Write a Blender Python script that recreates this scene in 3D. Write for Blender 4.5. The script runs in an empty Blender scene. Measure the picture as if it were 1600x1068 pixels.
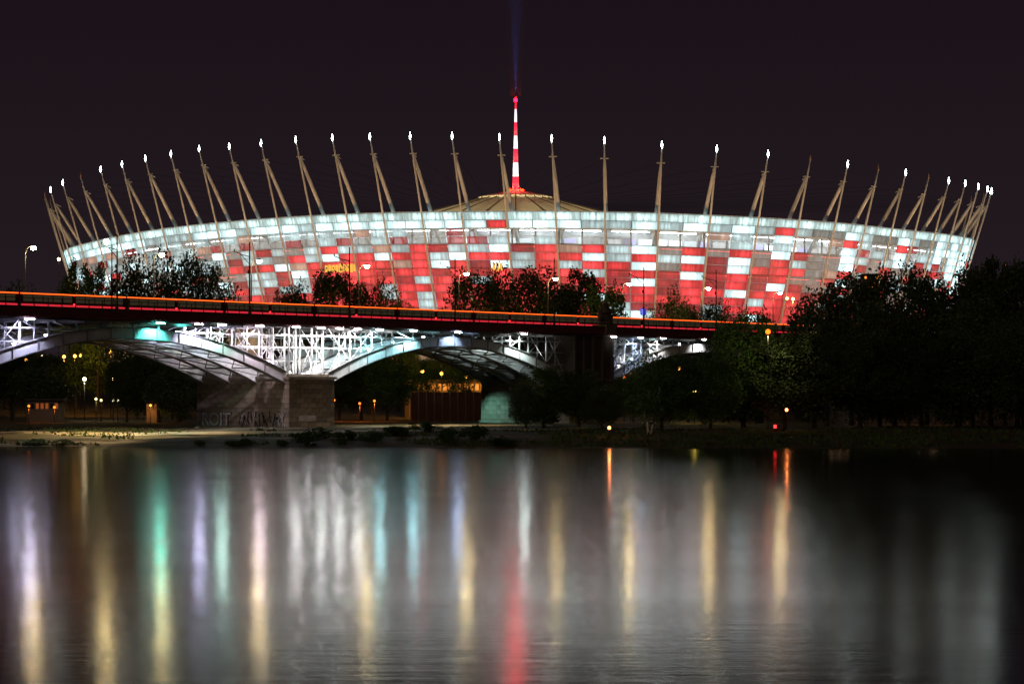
import bpy, bmesh, math, random
from mathutils import Vector, Matrix, noise
R = math.radians
random.seed(7)
sc = bpy.context.scene
COL = sc.collection

# ------------------------------------------------------------------ camera, world, light, exposure
F, CX, HY, CH = 3744.0, 800.0, 612.0, 7.0          # focal length and principal point of the photograph, horizon row, eye height
cam_d = bpy.data.cameras.new('camera'); cam = bpy.data.objects.new('camera', cam_d); COL.objects.link(cam)
cam.location = (0, 0, CH); cam.rotation_euler = (R(90), 0, 0)
cam_d.sensor_width = 36; cam_d.lens = F / 1600 * 36; cam_d.shift_y = (HY - 534) / 1600
cam_d.clip_start = 1; cam_d.clip_end = 6000
sc.camera = cam

w = bpy.data.worlds.new('World'); sc.world = w; w.use_nodes = True
wn, wl = w.node_tree.nodes, w.node_tree.links
wn.clear()
wo = wn.new('ShaderNodeOutputWorld')
sky = wn.new('ShaderNodeTexSky'); sky.sky_type = 'NISHITA'; sky.sun_disc = False
sky.sun_elevation = R(-4); sky.sun_rotation = R(200)
b1 = wn.new('ShaderNodeBackground'); wl.new(sky.outputs[0], b1.inputs[0]); b1.inputs[1].default_value = 0.02
b2 = wn.new('ShaderNodeBackground'); b2.inputs[0].default_value = (0.0155, 0.0096, 0.0128, 1); b2.inputs[1].default_value = 1.0
tc = wn.new('ShaderNodeTexCoord'); sep = wn.new('ShaderNodeSeparateXYZ'); wl.new(tc.outputs['Generated'], sep.inputs[0])
rp = wn.new('ShaderNodeValToRGB'); wl.new(sep.outputs[2], rp.inputs[0])     # city glow, a little brighter towards the horizon
rp.color_ramp.elements[0].position = 0.0; rp.color_ramp.elements[0].color = (0.0180, 0.0120, 0.0150, 1)
rp.color_ramp.elements[1].position = 0.16; rp.color_ramp.elements[1].color = (0.0105, 0.0062, 0.0094, 1)
wl.new(rp.outputs[0], b2.inputs[0])
ad = wn.new('ShaderNodeAddShader'); wl.new(b1.outputs[0], ad.inputs[0]); wl.new(b2.outputs[0], ad.inputs[1])
wl.new(ad.outputs[0], wo.inputs[0])

sd = bpy.data.lights.new('night_glow', 'SUN'); sd.energy = 0.19; sd.angle = R(40); sd.color = (1, .72, .45)
so = bpy.data.objects.new('night_glow', sd); COL.objects.link(so); so.rotation_euler = (R(62), 0, R(-20))

sc.view_settings.view_transform = 'Standard'; sc.view_settings.look = 'None'
sc.view_settings.exposure = 0; sc.view_settings.gamma = 1; sc.view_settings.use_curve_mapping = False
sc.cycles.use_denoising = True; sc.cycles.max_bounces = 5; sc.cycles.diffuse_bounces = 2; sc.cycles.glossy_bounces = 3
sc.cycles.transparent_max_bounces = 12; sc.cycles.sample_clamp_indirect = 6; sc.cycles.use_light_tree = True
sc.cycles.caustics_reflective = False; sc.cycles.caustics_refractive = False

# ------------------------------------------------------------------ helpers
def pix(x, y, D):                       # the point that the photograph shows at (x, y), D metres away
    return Vector(((x - CX) / F * D, D, CH + (HY - y) / F * D))
def colour(c): return (*c, 1)
MATS = {}
def mat(name, base=(.5, .5, .5), rough=.7, metal=0, emit=None, es=0, var=.25, scale=3.0, bump=0, stretch=(1, 1, 1), base2=None, spec=.3):
    """Principled material whose base colour wanders between two tones with object-space noise."""
    if name in MATS: return MATS[name]
    m = bpy.data.materials.new(name); m.use_nodes = True; MATS[name] = m
    n, l = m.node_tree.nodes, m.node_tree.links; p = n['Principled BSDF']
    p.inputs['Roughness'].default_value = rough; p.inputs['Metallic'].default_value = metal
    p.inputs['Specular IOR Level'].default_value = spec
    t = n.new('ShaderNodeTexCoord'); mp = n.new('ShaderNodeMapping'); mp.inputs['Scale'].default_value = stretch
    l.new(t.outputs['Object'], mp.inputs[0])
    nz = n.new('ShaderNodeTexNoise'); nz.inputs['Scale'].default_value = scale; nz.inputs['Detail'].default_value = 5
    l.new(mp.outputs[0], nz.inputs[0])
    r = n.new('ShaderNodeValToRGB'); r.color_ramp.elements[0].position = .3; r.color_ramp.elements[1].position = .7
    b2_ = base2 or tuple(min(1, c * (1 + var)) for c in base)
    r.color_ramp.elements[0].color = colour(tuple(c * (1 - var) for c in base) if not base2 else base); r.color_ramp.elements[1].color = colour(b2_)
    l.new(nz.outputs['Fac'], r.inputs[0]); l.new(r.outputs[0], p.inputs['Base Color'])
    if bump:
        b = n.new('ShaderNodeBump'); b.inputs['Strength'].default_value = bump; b.inputs['Distance'].default_value = .1
        l.new(nz.outputs['Fac'], b.inputs['Height']); l.new(b.outputs[0], p.inputs['Normal'])
    if emit: p.inputs['Emission Color'].default_value = colour(emit); p.inputs['Emission Strength'].default_value = es
    return m
def lamp_mat(name, c, s): return mat(name, tuple(.02 + .12 * k for k in c), .5, emit=c, es=s)

def link(name, me, m=None, parent=None):
    o = bpy.data.objects.new(name, me); COL.objects.link(o)
    if m is not None and not me.materials: me.materials.append(m)
    if parent is not None: o.parent = parent
    return o
def thing(name, label, cat, loc=(0, 0, 0), rz=0, group=None):
    o = bpy.data.objects.new(name, None); COL.objects.link(o); o.location = loc; o.rotation_euler = (0, 0, rz)
    o.empty_display_size = .5
    return tag(o, label, cat, group)
def tag(o, label, cat, group=None):
    o['label'] = label; o['category'] = cat
    if group: o['group'] = group
    return o
def mesh(name, verts, faces):
    me = bpy.data.meshes.new(name); me.from_pydata([tuple(v) for v in verts], [], faces); me.update(); return me
BOX_F = [(0, 3, 2, 1), (4, 5, 6, 7), (0, 1, 5, 4), (1, 2, 6, 5), (2, 3, 7, 6), (3, 0, 4, 7)]
UNIT = {}
def bevel_box(m, k=.06):
    """Unit box, edges bevelled, one mesh datablock for each material; instances scale it."""
    if m.name in UNIT: return UNIT[m.name]
    bm = bmesh.new(); bmesh.ops.create_cube(bm, size=1)
    bmesh.ops.bevel(bm, geom=list(bm.edges), offset=k, segments=1, affect='EDGES')
    me = bpy.data.meshes.new('box'); bm.to_mesh(me); bm.free(); me.materials.append(m); UNIT[m.name] = me
    return me
def frame(p, q, up=(0, 0, 1)):
    d = (Vector(q) - Vector(p)); L = d.length; d.normalize(); upv = Vector(up)
    if abs(d.dot(upv)) > .98: upv = Vector((0, 1, 0)) if abs(d.y) < .9 else Vector((1, 0, 0))
    s = d.cross(upv).normalized(); u = s.cross(d)
    return d, s, u, L
def beam(name, p, q, wd, ht, m, parent=None, up=(0, 0, 1)):
    """A straight member from p to q: one object on the shared bevelled box."""
    p, q = Vector(p), Vector(q); d, s, u, L = frame(p, q, up)
    o = link(name, bevel_box(m), None, parent)
    M = Matrix((d * L, s * wd, u * ht)).transposed().to_4x4(); M.translation = (p + q) / 2
    o.matrix_local = M
    return o
def box(name, c, dims, m, parent=None, rz=0):
    o = link(name, bevel_box(m), None, parent); o.location = c; o.scale = dims; o.rotation_euler = (0, 0, rz); return o
def tube_mesh(name, pts, rads, n=8, cap=True):
    V, Fc = [], []
    for i, p in enumerate(pts):
        p = Vector(p); a = Vector(pts[max(0, i - 1)]); b = Vector(pts[min(len(pts) - 1, i + 1)])
        d, s, u, L = frame(a, b)
        for k in range(n):
            an = 2 * math.pi * k / n; V.append(p + (s * math.cos(an) + u * math.sin(an)) * rads[i])
    for i in range(len(pts) - 1):
        for k in range(n):
            j = (k + 1) % n; Fc.append((i * n + k, i * n + j, (i + 1) * n + j, (i + 1) * n + k))
    if cap: Fc.append(tuple(range(n))[::-1]); Fc.append(tuple(range((len(pts) - 1) * n, len(pts) * n)))
    me = mesh(name, V, Fc)
    for f in me.polygons: f.use_smooth = len(f.vertices) == 4
    return me
def tube(name, pts, rads, m, parent=None, n=8):
    if not isinstance(rads, (list, tuple)): rads = [rads] * len(pts)
    return link(name, tube_mesh(name, pts, rads, n), m, parent)
def lathe(name, prof, m, parent=None, n=16, loc=(0, 0, 0)):
    V, Fc = [], []
    for r_, z in prof:
        for k in range(n): V.append((r_ * math.cos(2 * math.pi * k / n), r_ * math.sin(2 * math.pi * k / n), z))
    for i in range(len(prof) - 1):
        for k in range(n): j = (k + 1) % n; Fc.append((i * n + k, i * n + j, (i + 1) * n + j, (i + 1) * n + k))
    Fc.append(tuple(range(n))[::-1]); Fc.append(tuple(range((len(prof) - 1) * n, len(prof) * n)))
    me = mesh(name, V, Fc)
    for f in me.polygons: f.use_smooth = len(f.vertices) == 4
    o = link(name, me, m, parent); o.location = loc; return o
def light(name, loc, power, c, kind='POINT', radius=.4, parent=None, rot=None, spot=None, blend=.5):
    d = bpy.data.lights.new(name, kind); d.energy = power; d.color = c; d.shadow_soft_size = radius
    if kind == 'SPOT': d.spot_size = spot; d.spot_blend = blend
    o = bpy.data.objects.new(name, d); COL.objects.link(o); o.location = loc
    if rot is not None: o.rotation_euler = rot
    if parent: o.parent = parent
    return o
def interp(tab, x):
    if x <= tab[0][0]: return tab[0][1]
    for (a, b), (c, d) in zip(tab, tab[1:]):
        if x <= c: return b + (d - b) * (x - a) / (c - a)
    return tab[-1][1]
def sm(a, b, x):
    t = min(1, max(0, (x - a) / (b - a))); return t * t * (3 - 2 * t)

# ------------------------------------------------------------------ ground, river, path
SHORE = [(-900, 300), (-75, 306), (-52, 309), (-40, 303), (-20, 301), (0, 300), (30, 299), (60, 297), (110, 296), (900, 290)]
def shore(x): return interp(SHORE, x) + 1.2 * noise.noise(Vector((x * .07, 3, 0))) + .5 * noise.noise(Vector((x * .35, 9, 0)))
def ground_z(x, y):
    s = y - shore(x)
    z = -1.2 + 1.25 * sm(-12, 1.5, s) + .75 * sm(0, 14, s) + .9 * sm(10, 45, s)
    z += .28 * noise.noise(Vector((x * .09, y * .09, 0))) * sm(-2, 8, s) * (1 - sm(70, 100, s)) + .10 * noise.noise(Vector((x * .4, y * .4, 5)))
    z += 12.0 * sm(455, 560, y - .12 * x)
    return z
def ground_mesh():
    xs = [-1800, -1200, -800, -500, -300, -200] + [-150 + 2.0 * i for i in range(151)] + [200, 300, 500, 800, 1200, 1800]
    ys = [288 + 1.0 * i for i in range(42)] + [332 + 4 * i for i in range(62)] + [600, 660, 760, 1000, 1500, 2400, 4000]
    V = [(x, y, ground_z(x, y)) for y in ys for x in xs]; n = len(xs)
    Fc = [(j * n + i, j * n + i + 1, (j + 1) * n + i + 1, (j + 1) * n + i) for j in range(len(ys) - 1) for i in range(n - 1)]
    me = mesh('ground', V, Fc)
    for f in me.polygons: f.use_smooth = True
    return me
def ground_material():
    m = mat('bank_ground', (.055, .056, .024), .95, scale=.25, base2=(.17, .135, .08), bump=.5)
    n, l = m.node_tree.nodes, m.node_tree.links; p = n['Principled BSDF']
    t = n.new('ShaderNodeTexCoord'); nz = n.new('ShaderNodeTexNoise'); nz.inputs['Scale'].default_value = 2.5; nz.inputs['Detail'].default_value = 8
    l.new(t.outputs['Object'], nz.inputs[0])
    mx = n.new('ShaderNodeMix'); mx.data_type = 'RGBA'; mx.blend_type = 'MULTIPLY'; mx.inputs[0].default_value = .8
    src = p.inputs['Base Color'].links[0].from_socket
    l.new(src, mx.inputs[6]); l.new(nz.outputs['Fac'], mx.inputs[7]); l.new(mx.outputs[2], p.inputs['Base Color'])
    return m
g = link('ground', ground_mesh(), ground_material()); g['kind'] = 'structure'

def water_material():
    m = bpy.data.materials.new('river_water'); m.use_nodes = True
    n, l = m.node_tree.nodes, m.node_tree.links; p = n['Principled BSDF']
    p.inputs['Base Color'].default_value = (.006, .007, .006, 1); p.inputs['IOR'].default_value = 1.33
    p.inputs['Anisotropic'].default_value = .45; tg = n.new('ShaderNodeCombineXYZ'); tg.inputs[0].default_value = 1; l.new(tg.outputs[0], p.inputs['Tangent'])   # the slow swell spreads light sideways
    t = n.new('ShaderNodeTexCoord'); hs = []
    for sx, sy, s, a in ((.16, .8, 1, .26), (.5, 3.0, 1, .22), (.07, .35, 1, .08)):
        mp = n.new('ShaderNodeMapping'); mp.inputs['Scale'].default_value = (sx, sy, 1); l.new(t.outputs['Object'], mp.inputs[0])
        nz = n.new('ShaderNodeTexNoise'); nz.inputs['Scale'].default_value = s; nz.inputs['Detail'].default_value = 3; l.new(mp.outputs[0], nz.inputs[0])
        mu = n.new('ShaderNodeMath'); mu.operation = 'MULTIPLY'; mu.inputs[1].default_value = a; l.new(nz.outputs['Fac'], mu.inputs[0]); hs.append(mu)
    mp = n.new('ShaderNodeMapping'); mp.inputs['Scale'].default_value = (.006, .10, 1); l.new(t.outputs['Object'], mp.inputs[0])
    nz = n.new('ShaderNodeTexNoise'); nz.inputs['Scale'].default_value = 1; nz.inputs['Detail'].default_value = 3; l.new(mp.outputs[0], nz.inputs[0])
    mr = n.new('ShaderNodeMapRange'); mr.inputs[1].default_value = .3; mr.inputs[2].default_value = .7; mr.inputs[3].default_value = .128; mr.inputs[4].default_value = .155
    l.new(nz.outputs['Fac'], mr.inputs[0]); l.new(mr.outputs[0], p.inputs['Roughness'])      # wind bands
    a1 = n.new('ShaderNodeMath'); l.new(hs[0].outputs[0], a1.inputs[0]); l.new(hs[1].outputs[0], a1.inputs[1])
    a2 = n.new('ShaderNodeMath'); l.new(a1.outputs[0], a2.inputs[0]); l.new(hs[2].outputs[0], a2.inputs[1])
    b = n.new('ShaderNodeBump'); b.inputs['Strength'].default_value = 1; b.inputs['Distance'].default_value = .017
    l.new(a2.outputs[0], b.inputs['Height']); l.new(b.outputs[0], p.inputs['Normal'])
    return m
wt = link('river_water', mesh('river_water', [(-1800, -400, 0), (1800, -400, 0), (1800, 330, 0), (-1800, 330, 0)], [(0, 1, 2, 3)]), water_material())
wt['kind'] = 'structure'

def strip(name, pts, wid, m, lift=.03, n=80):
    """A path draped on the ground along a polyline."""
    V, Fc = [], []
    P = []
    for i in range(n + 1):
        t = i / n * (len(pts) - 1); k = min(int(t), len(pts) - 2); P.append(Vector(pts[k]).lerp(Vector(pts[k + 1]), t - k))
    for i, p in enumerate(P):
        d = (P[min(n, i + 1)] - P[max(0, i - 1)]).normalized(); s = Vector((-d.y, d.x))
        for k in range(7):
            q = p + s * wid * (k / 6 - .5) * (1 + .12 * noise.noise(Vector((i * .3, 1, 0)))); V.append((q.x, q.y, ground_z(q.x, q.y) + lift + .02))
    for i in range(n):
        for k in range(6): Fc.append((i * 7 + k, i * 7 + k + 1, (i + 1) * 7 + k + 1, (i + 1) * 7 + k))
    o = link(name, mesh(name, V, Fc), m); o['kind'] = 'structure'; return o
SAND = mat('path_sand', (.30, .25, .16), .95, scale=.8, var=.2, bump=.3)
strip('path', [(-110, 337), (-75, 335), (-55, 333), (-36, 333), (-20, 336), (0, 341), (20, 352)], 5.5, SAND)
strip('beach_path', [(-80, 316), (-62, 314.5), (-48, 313.5), (-34, 316), (-10, 318), (12, 322)], 3.0, mat('wet_sand', (.13, .10, .065), .85, scale=.7, var=.3))

# ------------------------------------------------------------------ trees
BARK = mat('bark', (.06, .045, .032), .9, scale=6, bump=.6)
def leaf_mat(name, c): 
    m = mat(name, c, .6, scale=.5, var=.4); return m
LEAF = [leaf_mat('leaf_dark', (.042, .068, .022)), leaf_mat('leaf_mid', (.055, .12, .024)), leaf_mat('leaf_lit_olive', (.08, .15, .03))]  # brighter tones put lamp light into the leaf colour of lit trees
def crown_mesh(seed, H, W, base, nclump, nleaf, size, columnar=False):
    rnd = random.Random(seed); V, Fc = [], []; clumps = []
    for _ in range(nclump):
        while True:
            x, y, z = rnd.uniform(-1, 1), rnd.uniform(-1, 1), rnd.uniform(-1, 1)
            if .12 < x * x + y * y + z * z < 1: break
        hz = (z + 1) / 2
        k = 1.0 if not columnar else (1 - .5 * hz)
        clumps.append((Vector((x * W / 2 * k, y * W / 2 * k, base + (H - base) * hz)), rnd.uniform(.12, .21) * W * (.8 if hz > .8 else 1)))
    for c, r_ in clumps:
        for _ in range(nleaf):
            d = Vector((rnd.gauss(0, 1), rnd.gauss(0, 1), rnd.gauss(0, .75))).normalized() * r_ * rnd.uniform(.35, 1.12) ** .7
            p = c + d; s = size * rnd.uniform(.6, 1.4)
            a = Vector((rnd.gauss(0, 1), rnd.gauss(0, 1), rnd.gauss(0, .6))).normalized(); b = a.orthogonal().normalized()
            b = (b + a.cross(b) * rnd.uniform(-1, 1)).normalized()
            i = len(V); V += [p - a * s, p - b * s * .55, p + a * s, p + b * s * .55]; Fc.append((i, i + 1, i + 2, i + 3))
    return mesh('crown', V, Fc), clumps
def trunk_mesh(seed, H, clumps, r0, base):
    rnd = random.Random(seed); V, Fc = [], []
    def add(pts, rads, n=6):
        me = tube_mesh('t', pts, rads, n); o = len(V); V.extend(v.co.copy() for v in me.vertices)
        Fc.extend(tuple(o + i for i in f.vertices) for f in me.polygons); bpy.data.meshes.remove(me)
    top = base + (H - base) * .72; lean = (rnd.uniform(-.4, .4), rnd.uniform(-.4, .4))
    pts = [(lean[0] * t * t + .15 * math.sin(4 * t), lean[1] * t * t, -0.4 + (top + .4) * t) for t in (0, .12, .3, .5, .75, 1)]
    add(pts, [r0 * 1.35, r0, r0 * .85, r0 * .68, r0 * .4, r0 * .12], 8)
    for c, r_ in rnd.sample(clumps, min(16, len(clumps))):
        z0 = min(c.z - .5, max(base * .75, c.z - rnd.uniform(2, 5))); z0 = max(z0, base * .6); t = min(1, (z0 + .4) / (top + .4))
        s = Vector((lean[0] * t * t + .15 * math.sin(4 * t), lean[1] * t * t, z0)); mid = s.lerp(c, .5) + Vector((0, 0, -.4))
        add([s, mid, c], [r0 * .38, r0 * .24, r0 * .06], 5)
    return mesh('trunk', V, Fc)
PROTO = []
for i, (H, W, base, nc, nl, sz, colm) in enumerate([(14, 11, 2.6, 58, 210, .205, False), (16, 9.5, 2.8, 56, 210, .205, False), (12, 12.5, 1.8, 62, 210, .205, False),
                                                    (18, 8, 2.6, 52, 180, .23, True), (15, 12, 4.2, 38, 170, .23, False), (13.5, 10, 1.0, 64, 190, .205, False)]):
    cm, cl = crown_mesh(20 + i, H, W, base, nc, nl, sz, colm); PROTO.append((cm, trunk_mesh(50 + i, H, cl, .30, base), H, W))
SHRUB = []
for i, (H, W) in enumerate([(2.0, 3.2), (1.5, 2.4), (2.4, 2.8)]):
    cm, cl = crown_mesh(80 + i, H, W, .25, 26, 55, .13); SHRUB.append((cm, trunk_mesh(90 + i, H, cl, .06, .4), H, W))
CR = {}
def crown_data(me, m):
    if (me.name, m.name) not in CR:
        c = me.copy(); c.materials.clear(); c.materials.append(m); CR[(me.name, m.name)] = c
    return CR[(me.name, m.name)]
for P_ in PROTO + SHRUB: P_[1].materials.append(BARK)
def tree(x, ytop, D, wpx, k, label, cat='tree', name='broadleaf_tree', leaf=0, group=None, protos=None, zb=None):
    """A tree whose top shows at (x, ytop) of the photograph, D metres away, wpx pixels wide."""
    cm, tm, H, W = (protos or PROTO)[k]; X = (x - CX) / F * D
    z0 = ground_z(X, D) if zb is None else zb
    top = CH + (HY - ytop) / F * D; sz = max(.4, (top - z0) / H); sw = wpx / F * D / W
    t = thing(name, label, cat, (X, D, z0), random.uniform(0, 6.28), group); t.scale = (sw, sw, sz)
    link('trunk', tm, None, t); link('crown', crown_data(cm, LEAF[leaf]), None, t)
    return t

# ------------------------------------------------------------------ stadium
SA, SB, STH, SCX, SDS, SE = 160, 121, -.763, -4.61, 780.0, 2.5         # plan of the mast tips: a rounded oval
_N = 7200
_pl = []
for i in range(_N + 1):
    t = 2 * math.pi * i / _N; c, s = math.cos(t), math.sin(t)
    X = SA * math.copysign(abs(c) ** (2 / SE), c); Y = SB * math.copysign(abs(s) ** (2 / SE), s)
    _pl.append(Vector((SCX + X * math.cos(STH) - Y * math.sin(STH), SDS + X * math.sin(STH) + Y * math.cos(STH), 0)))
_arc = [0.0]
for a, b in zip(_pl, _pl[1:]): _arc.append(_arc[-1] + (b - a).length)
import bisect
def plan(fr):
    s = (fr % 1) * _arc[-1]; i = min(_N - 1, max(0, bisect.bisect(_arc, s) - 1)); d = _arc[i + 1] - _arc[i]
    return _pl[i].lerp(_pl[i + 1], (s - _arc[i]) / d if d else 0)
def plan_n(fr):
    d = plan(fr + .006) - plan(fr - .006); n = Vector((d.y, -d.x, 0)).normalized()
    c = plan(fr) - Vector((SCX, SDS, 0))
    return n if n.dot(c) > 0 else -n
FR = [0.6234, 0.6393, 0.6568, 0.6742, 0.6897, 0.7039, 0.7178, 0.7318, 0.7462, 0.7609, 0.7756, 0.7906, 0.8053, 0.8194, 0.8335, 0.8473, 0.862, 0.8775, 0.8926, 0.909,
      0.9251, 0.9412, 0.9559, 0.9706, 0.9844, 0.9981, 1.0105, 1.0227, 1.0344, 1.0465, 1.0591, 1.0718, 1.084]
TIPY = [305, 297, 286, 276, 265, 257, 248, 241, 233, 229, 224, 219, 216, 214, 213, 213, 215, 217, 220, 227, 233, 241, 249, 257, 265, 270, 278, 283, 287, 292, 296, 299, 302]
RIMY = [(90, 394), (132, 380), (190, 367), (225, 361), (300, 351), (350, 347), (400, 342), (539, 334), (650, 331.5), (800, 330), (944, 331), (1100, 336), (1200, 342), (1300, 347.5),
        (1400, 359), (1450, 364), (1500, 370), (1535, 380)]
LEAN = .30
def tip_z(i): p = plan(FR[i]); return CH + (HY - TIPY[i]) / F * p.y
TZ = [tip_z(i) for i in range(33)]
def rim_at(i):
    p = plan(FR[i]); n = plan_n(FR[i]); q = p - n * 6; x = CX + F * q.x / q.y; return CH + (HY - interp(RIMY, x)) / F * q.y
RZ = [rim_at(i) for i in range(33)]
RZ = [sum(RZ[max(0, i - 1):i + 2]) / len(RZ[max(0, i - 1):i + 2]) for i in range(33)]
# the hidden rest of the ring goes on with the same spacing
NB = 37; gap = (FR[0] + 1 - FR[-1]) / NB
AFR = FR + [FR[-1] + gap * (i + 1) for i in range(NB - 1)]
ATZ = TZ + [TZ[-1] + (TZ[0] - TZ[-1]) * (i + 1) / NB for i in range(NB - 1)]
ARZ = RZ + [RZ[-1] + (RZ[0] - RZ[-1]) * (i + 1) / NB for i in range(NB - 1)]
NM = len(AFR)
def fac(i, z, extra=0.0):               # the point of the leaning facade plane at mast i and height z
    i %= NM; p = plan(AFR[i]) - plan_n(AFR[i]) * (LEAN * (ATZ[i] - z) + .9 + extra); return Vector((p.x, p.y, z))

def panel_material(name, col, strength, clear=0.0, hot=.8, streak=.6, base=(.5, .5, .5)):
    """Backlit pleated mesh: uneven light from the lamps behind it, and for the open weave a share of see-through."""
    m = bpy.data.materials.new(name); m.use_nodes = True; n, l = m.node_tree.nodes, m.node_tree.links; p = n['Principled BSDF']
    p.inputs['Base Color'].default_value = colour(base); p.inputs['Roughness'].default_value = .5
    uv = n.new('ShaderNodeUVMap'); uv.uv_map = 'UVMap'; rd = n.new('ShaderNodeUVMap'); rd.uv_map = 'lot'
    s1 = n.new('ShaderNodeSeparateXYZ'); l.new(uv.outputs[0], s1.inputs[0]); s2 = n.new('ShaderNodeSeparateXYZ'); l.new(rd.outputs[0], s2.inputs[0])
    def M(op, a, b=None, c=None):
        k = n.new('ShaderNodeMath'); k.operation = op
        for i, v in enumerate((a, b, c)):
            if v is None: continue
            if isinstance(v, (int, float)): k.inputs[i].default_value = v
            else: l.new(v, k.inputs[i])
        return k.outputs[0]
    cx = M('ADD', M('MULTIPLY', s1.outputs[0], 9.0), M('MULTIPLY', s2.outputs[0], 57.0)); cy = M('MULTIPLY', s1.outputs[1], .35)
    cb = n.new('ShaderNodeCombineXYZ'); l.new(cx, cb.inputs[0]); l.new(cy, cb.inputs[1]); l.new(M('MULTIPLY', s2.outputs[0], 13.0), cb.inputs[2])
    nz = n.new('ShaderNodeTexNoise'); nz.inputs['Scale'].default_value = 1.0; nz.inputs['Detail'].default_value = 3; l.new(cb.outputs[0], nz.inputs[0])
    st = M('MULTIPLY_ADD', M('SUBTRACT', nz.outputs['Fac'], .5), streak * 2.4, 1.0)
    u0 = M('MULTIPLY_ADD', M('FRACT', M('MULTIPLY', s2.outputs[0], 17.3)), .6, .2)
    du = M('SUBTRACT', s1.outputs[0], u0); dv = M('SUBTRACT', s1.outputs[1], .45)
    g1 = M('POWER', 2.718, M('MULTIPLY', M('ADD', M('MULTIPLY', M('MULTIPLY', du, du), 9.0), M('MULTIPLY', M('MULTIPLY', dv, dv), 5.0)), -1.0))
    k = M('MULTIPLY', st, M('MULTIPLY_ADD', g1, hot, 1.0 - hot * .55)); k = M('MAXIMUM', M('MULTIPLY', k, s2.outputs[1]), .01)
    p.inputs['Emission Color'].default_value = colour(col); l.new(M('MULTIPLY', k, strength), p.inputs['Emission Strength'])
    if clear:
        out = n['Material Output']; tr = n.new('ShaderNodeBsdfTransparent'); mx = n.new('ShaderNodeMixShader'); mx.inputs[0].default_value = clear
        l.new(p.outputs[0], mx.inputs[1]); l.new(tr.outputs[0], mx.inputs[2]); l.new(mx.outputs[0], out.inputs[0])
    return m
PM = {'R': panel_material('panel_red', (.88, .050, .065), 1.0, .04, .9, .85, (.16, .03, .03)),
      'r': panel_material('panel_dim_red', (.50, .03, .045), .62, .36, .7, .8, (.12, .03, .03)),
      'W': panel_material('panel_white', (.60, .89, .92), 2.0, .03, 1.0, .7, (.15, .16, .16)),
      'w': panel_material('panel_pale', (.42, .60, .63), 1.0, .22, .7, .85, (.14, .15, .15)),
      'g': panel_material('panel_grey_mesh', (.42, .45, .43), .44, .55, .4, .9, (.16, .16, .16)),
      'p': panel_material('panel_tan', (.72, .45, .36), .55, .15, .6, .7, (.15, .12, .1)),
      's': panel_material('rim_slats', (.48, .70, .70), 1.45, .05, .9, 1.2, (.14, .15, .15))}
PORD = list(PM)
ROWH = 2.13
# cladding colours, row by row from the second row down, two panels to a bay, for bays the photograph shows clearly
PAT = {8: 'Ww wp gR gw rw Rr gw rw Rw', 9: 'WW gw gg rw wg RW wr wr rw', 10: 'Ww ww Rg gw Rw pR WR wr wR', 11: 'WW ww wR Rw WR RR RR rR RR', 12: 'WW pw gw wp RW RR Rr RR rw',
       13: 'WW wg rg wR RR pR RR rw RR', 14: 'WW gr gR rw wW WR rR RR RR', 15: 'WR .. rw wW RR rW rR wR RR', 16: 'WW .. .w rR wR wR rR rR RR', 17: 'Ww .. .g pR RW wR Rw RR rR', 18: 'wW .. g. wW wR RW rR rW RR',
       19: 'wW .. .. gR wW gR rW rR rR', 20: 'wW pw gw gR rW rW rR rR RW', 21: 'wR gW .w gW gR RR rR rW RR', 22: 'wg .. .g rg wg Rg gg rg Rr', 23: 'gW pR gW gW gW pR rW gR Rw', 24: 'wg wg rw wg rg wg gg rw gg', 25: 'gW gR gW wW Rg rw gw Rg gg',
       26: 'wg rg gw wr gr Rg ww gg rg', 27: 'gW wW wW wr rR Wg gw rg gg', 28: 'wW WW gW wW rW Wg gr ww gg'}
prnd = random.Random(11)
def cell(bay, row, half):
    if row == 0: return 's'
    if bay in PAT and row <= 9:
        ch = PAT[bay].split()[row - 1][half]
        return 'r' if ch == 'R' and 1 < row <= 3 and bay < 15 else ch
    if bay >= 29 and bay < 33: return prnd.choice('WWWWwWRw')
    if row == 1: return prnd.choice('WWWw')
    if row <= 3: return prnd.choice('wwggpr')
    return prnd.choice('RRrrwRRW' if row > 9 else 'WwWwgRwwg' if bay < 8 else 'RRRrrwwWgg' if row > 4 else 'wwggRr')
NROW = 13
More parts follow.
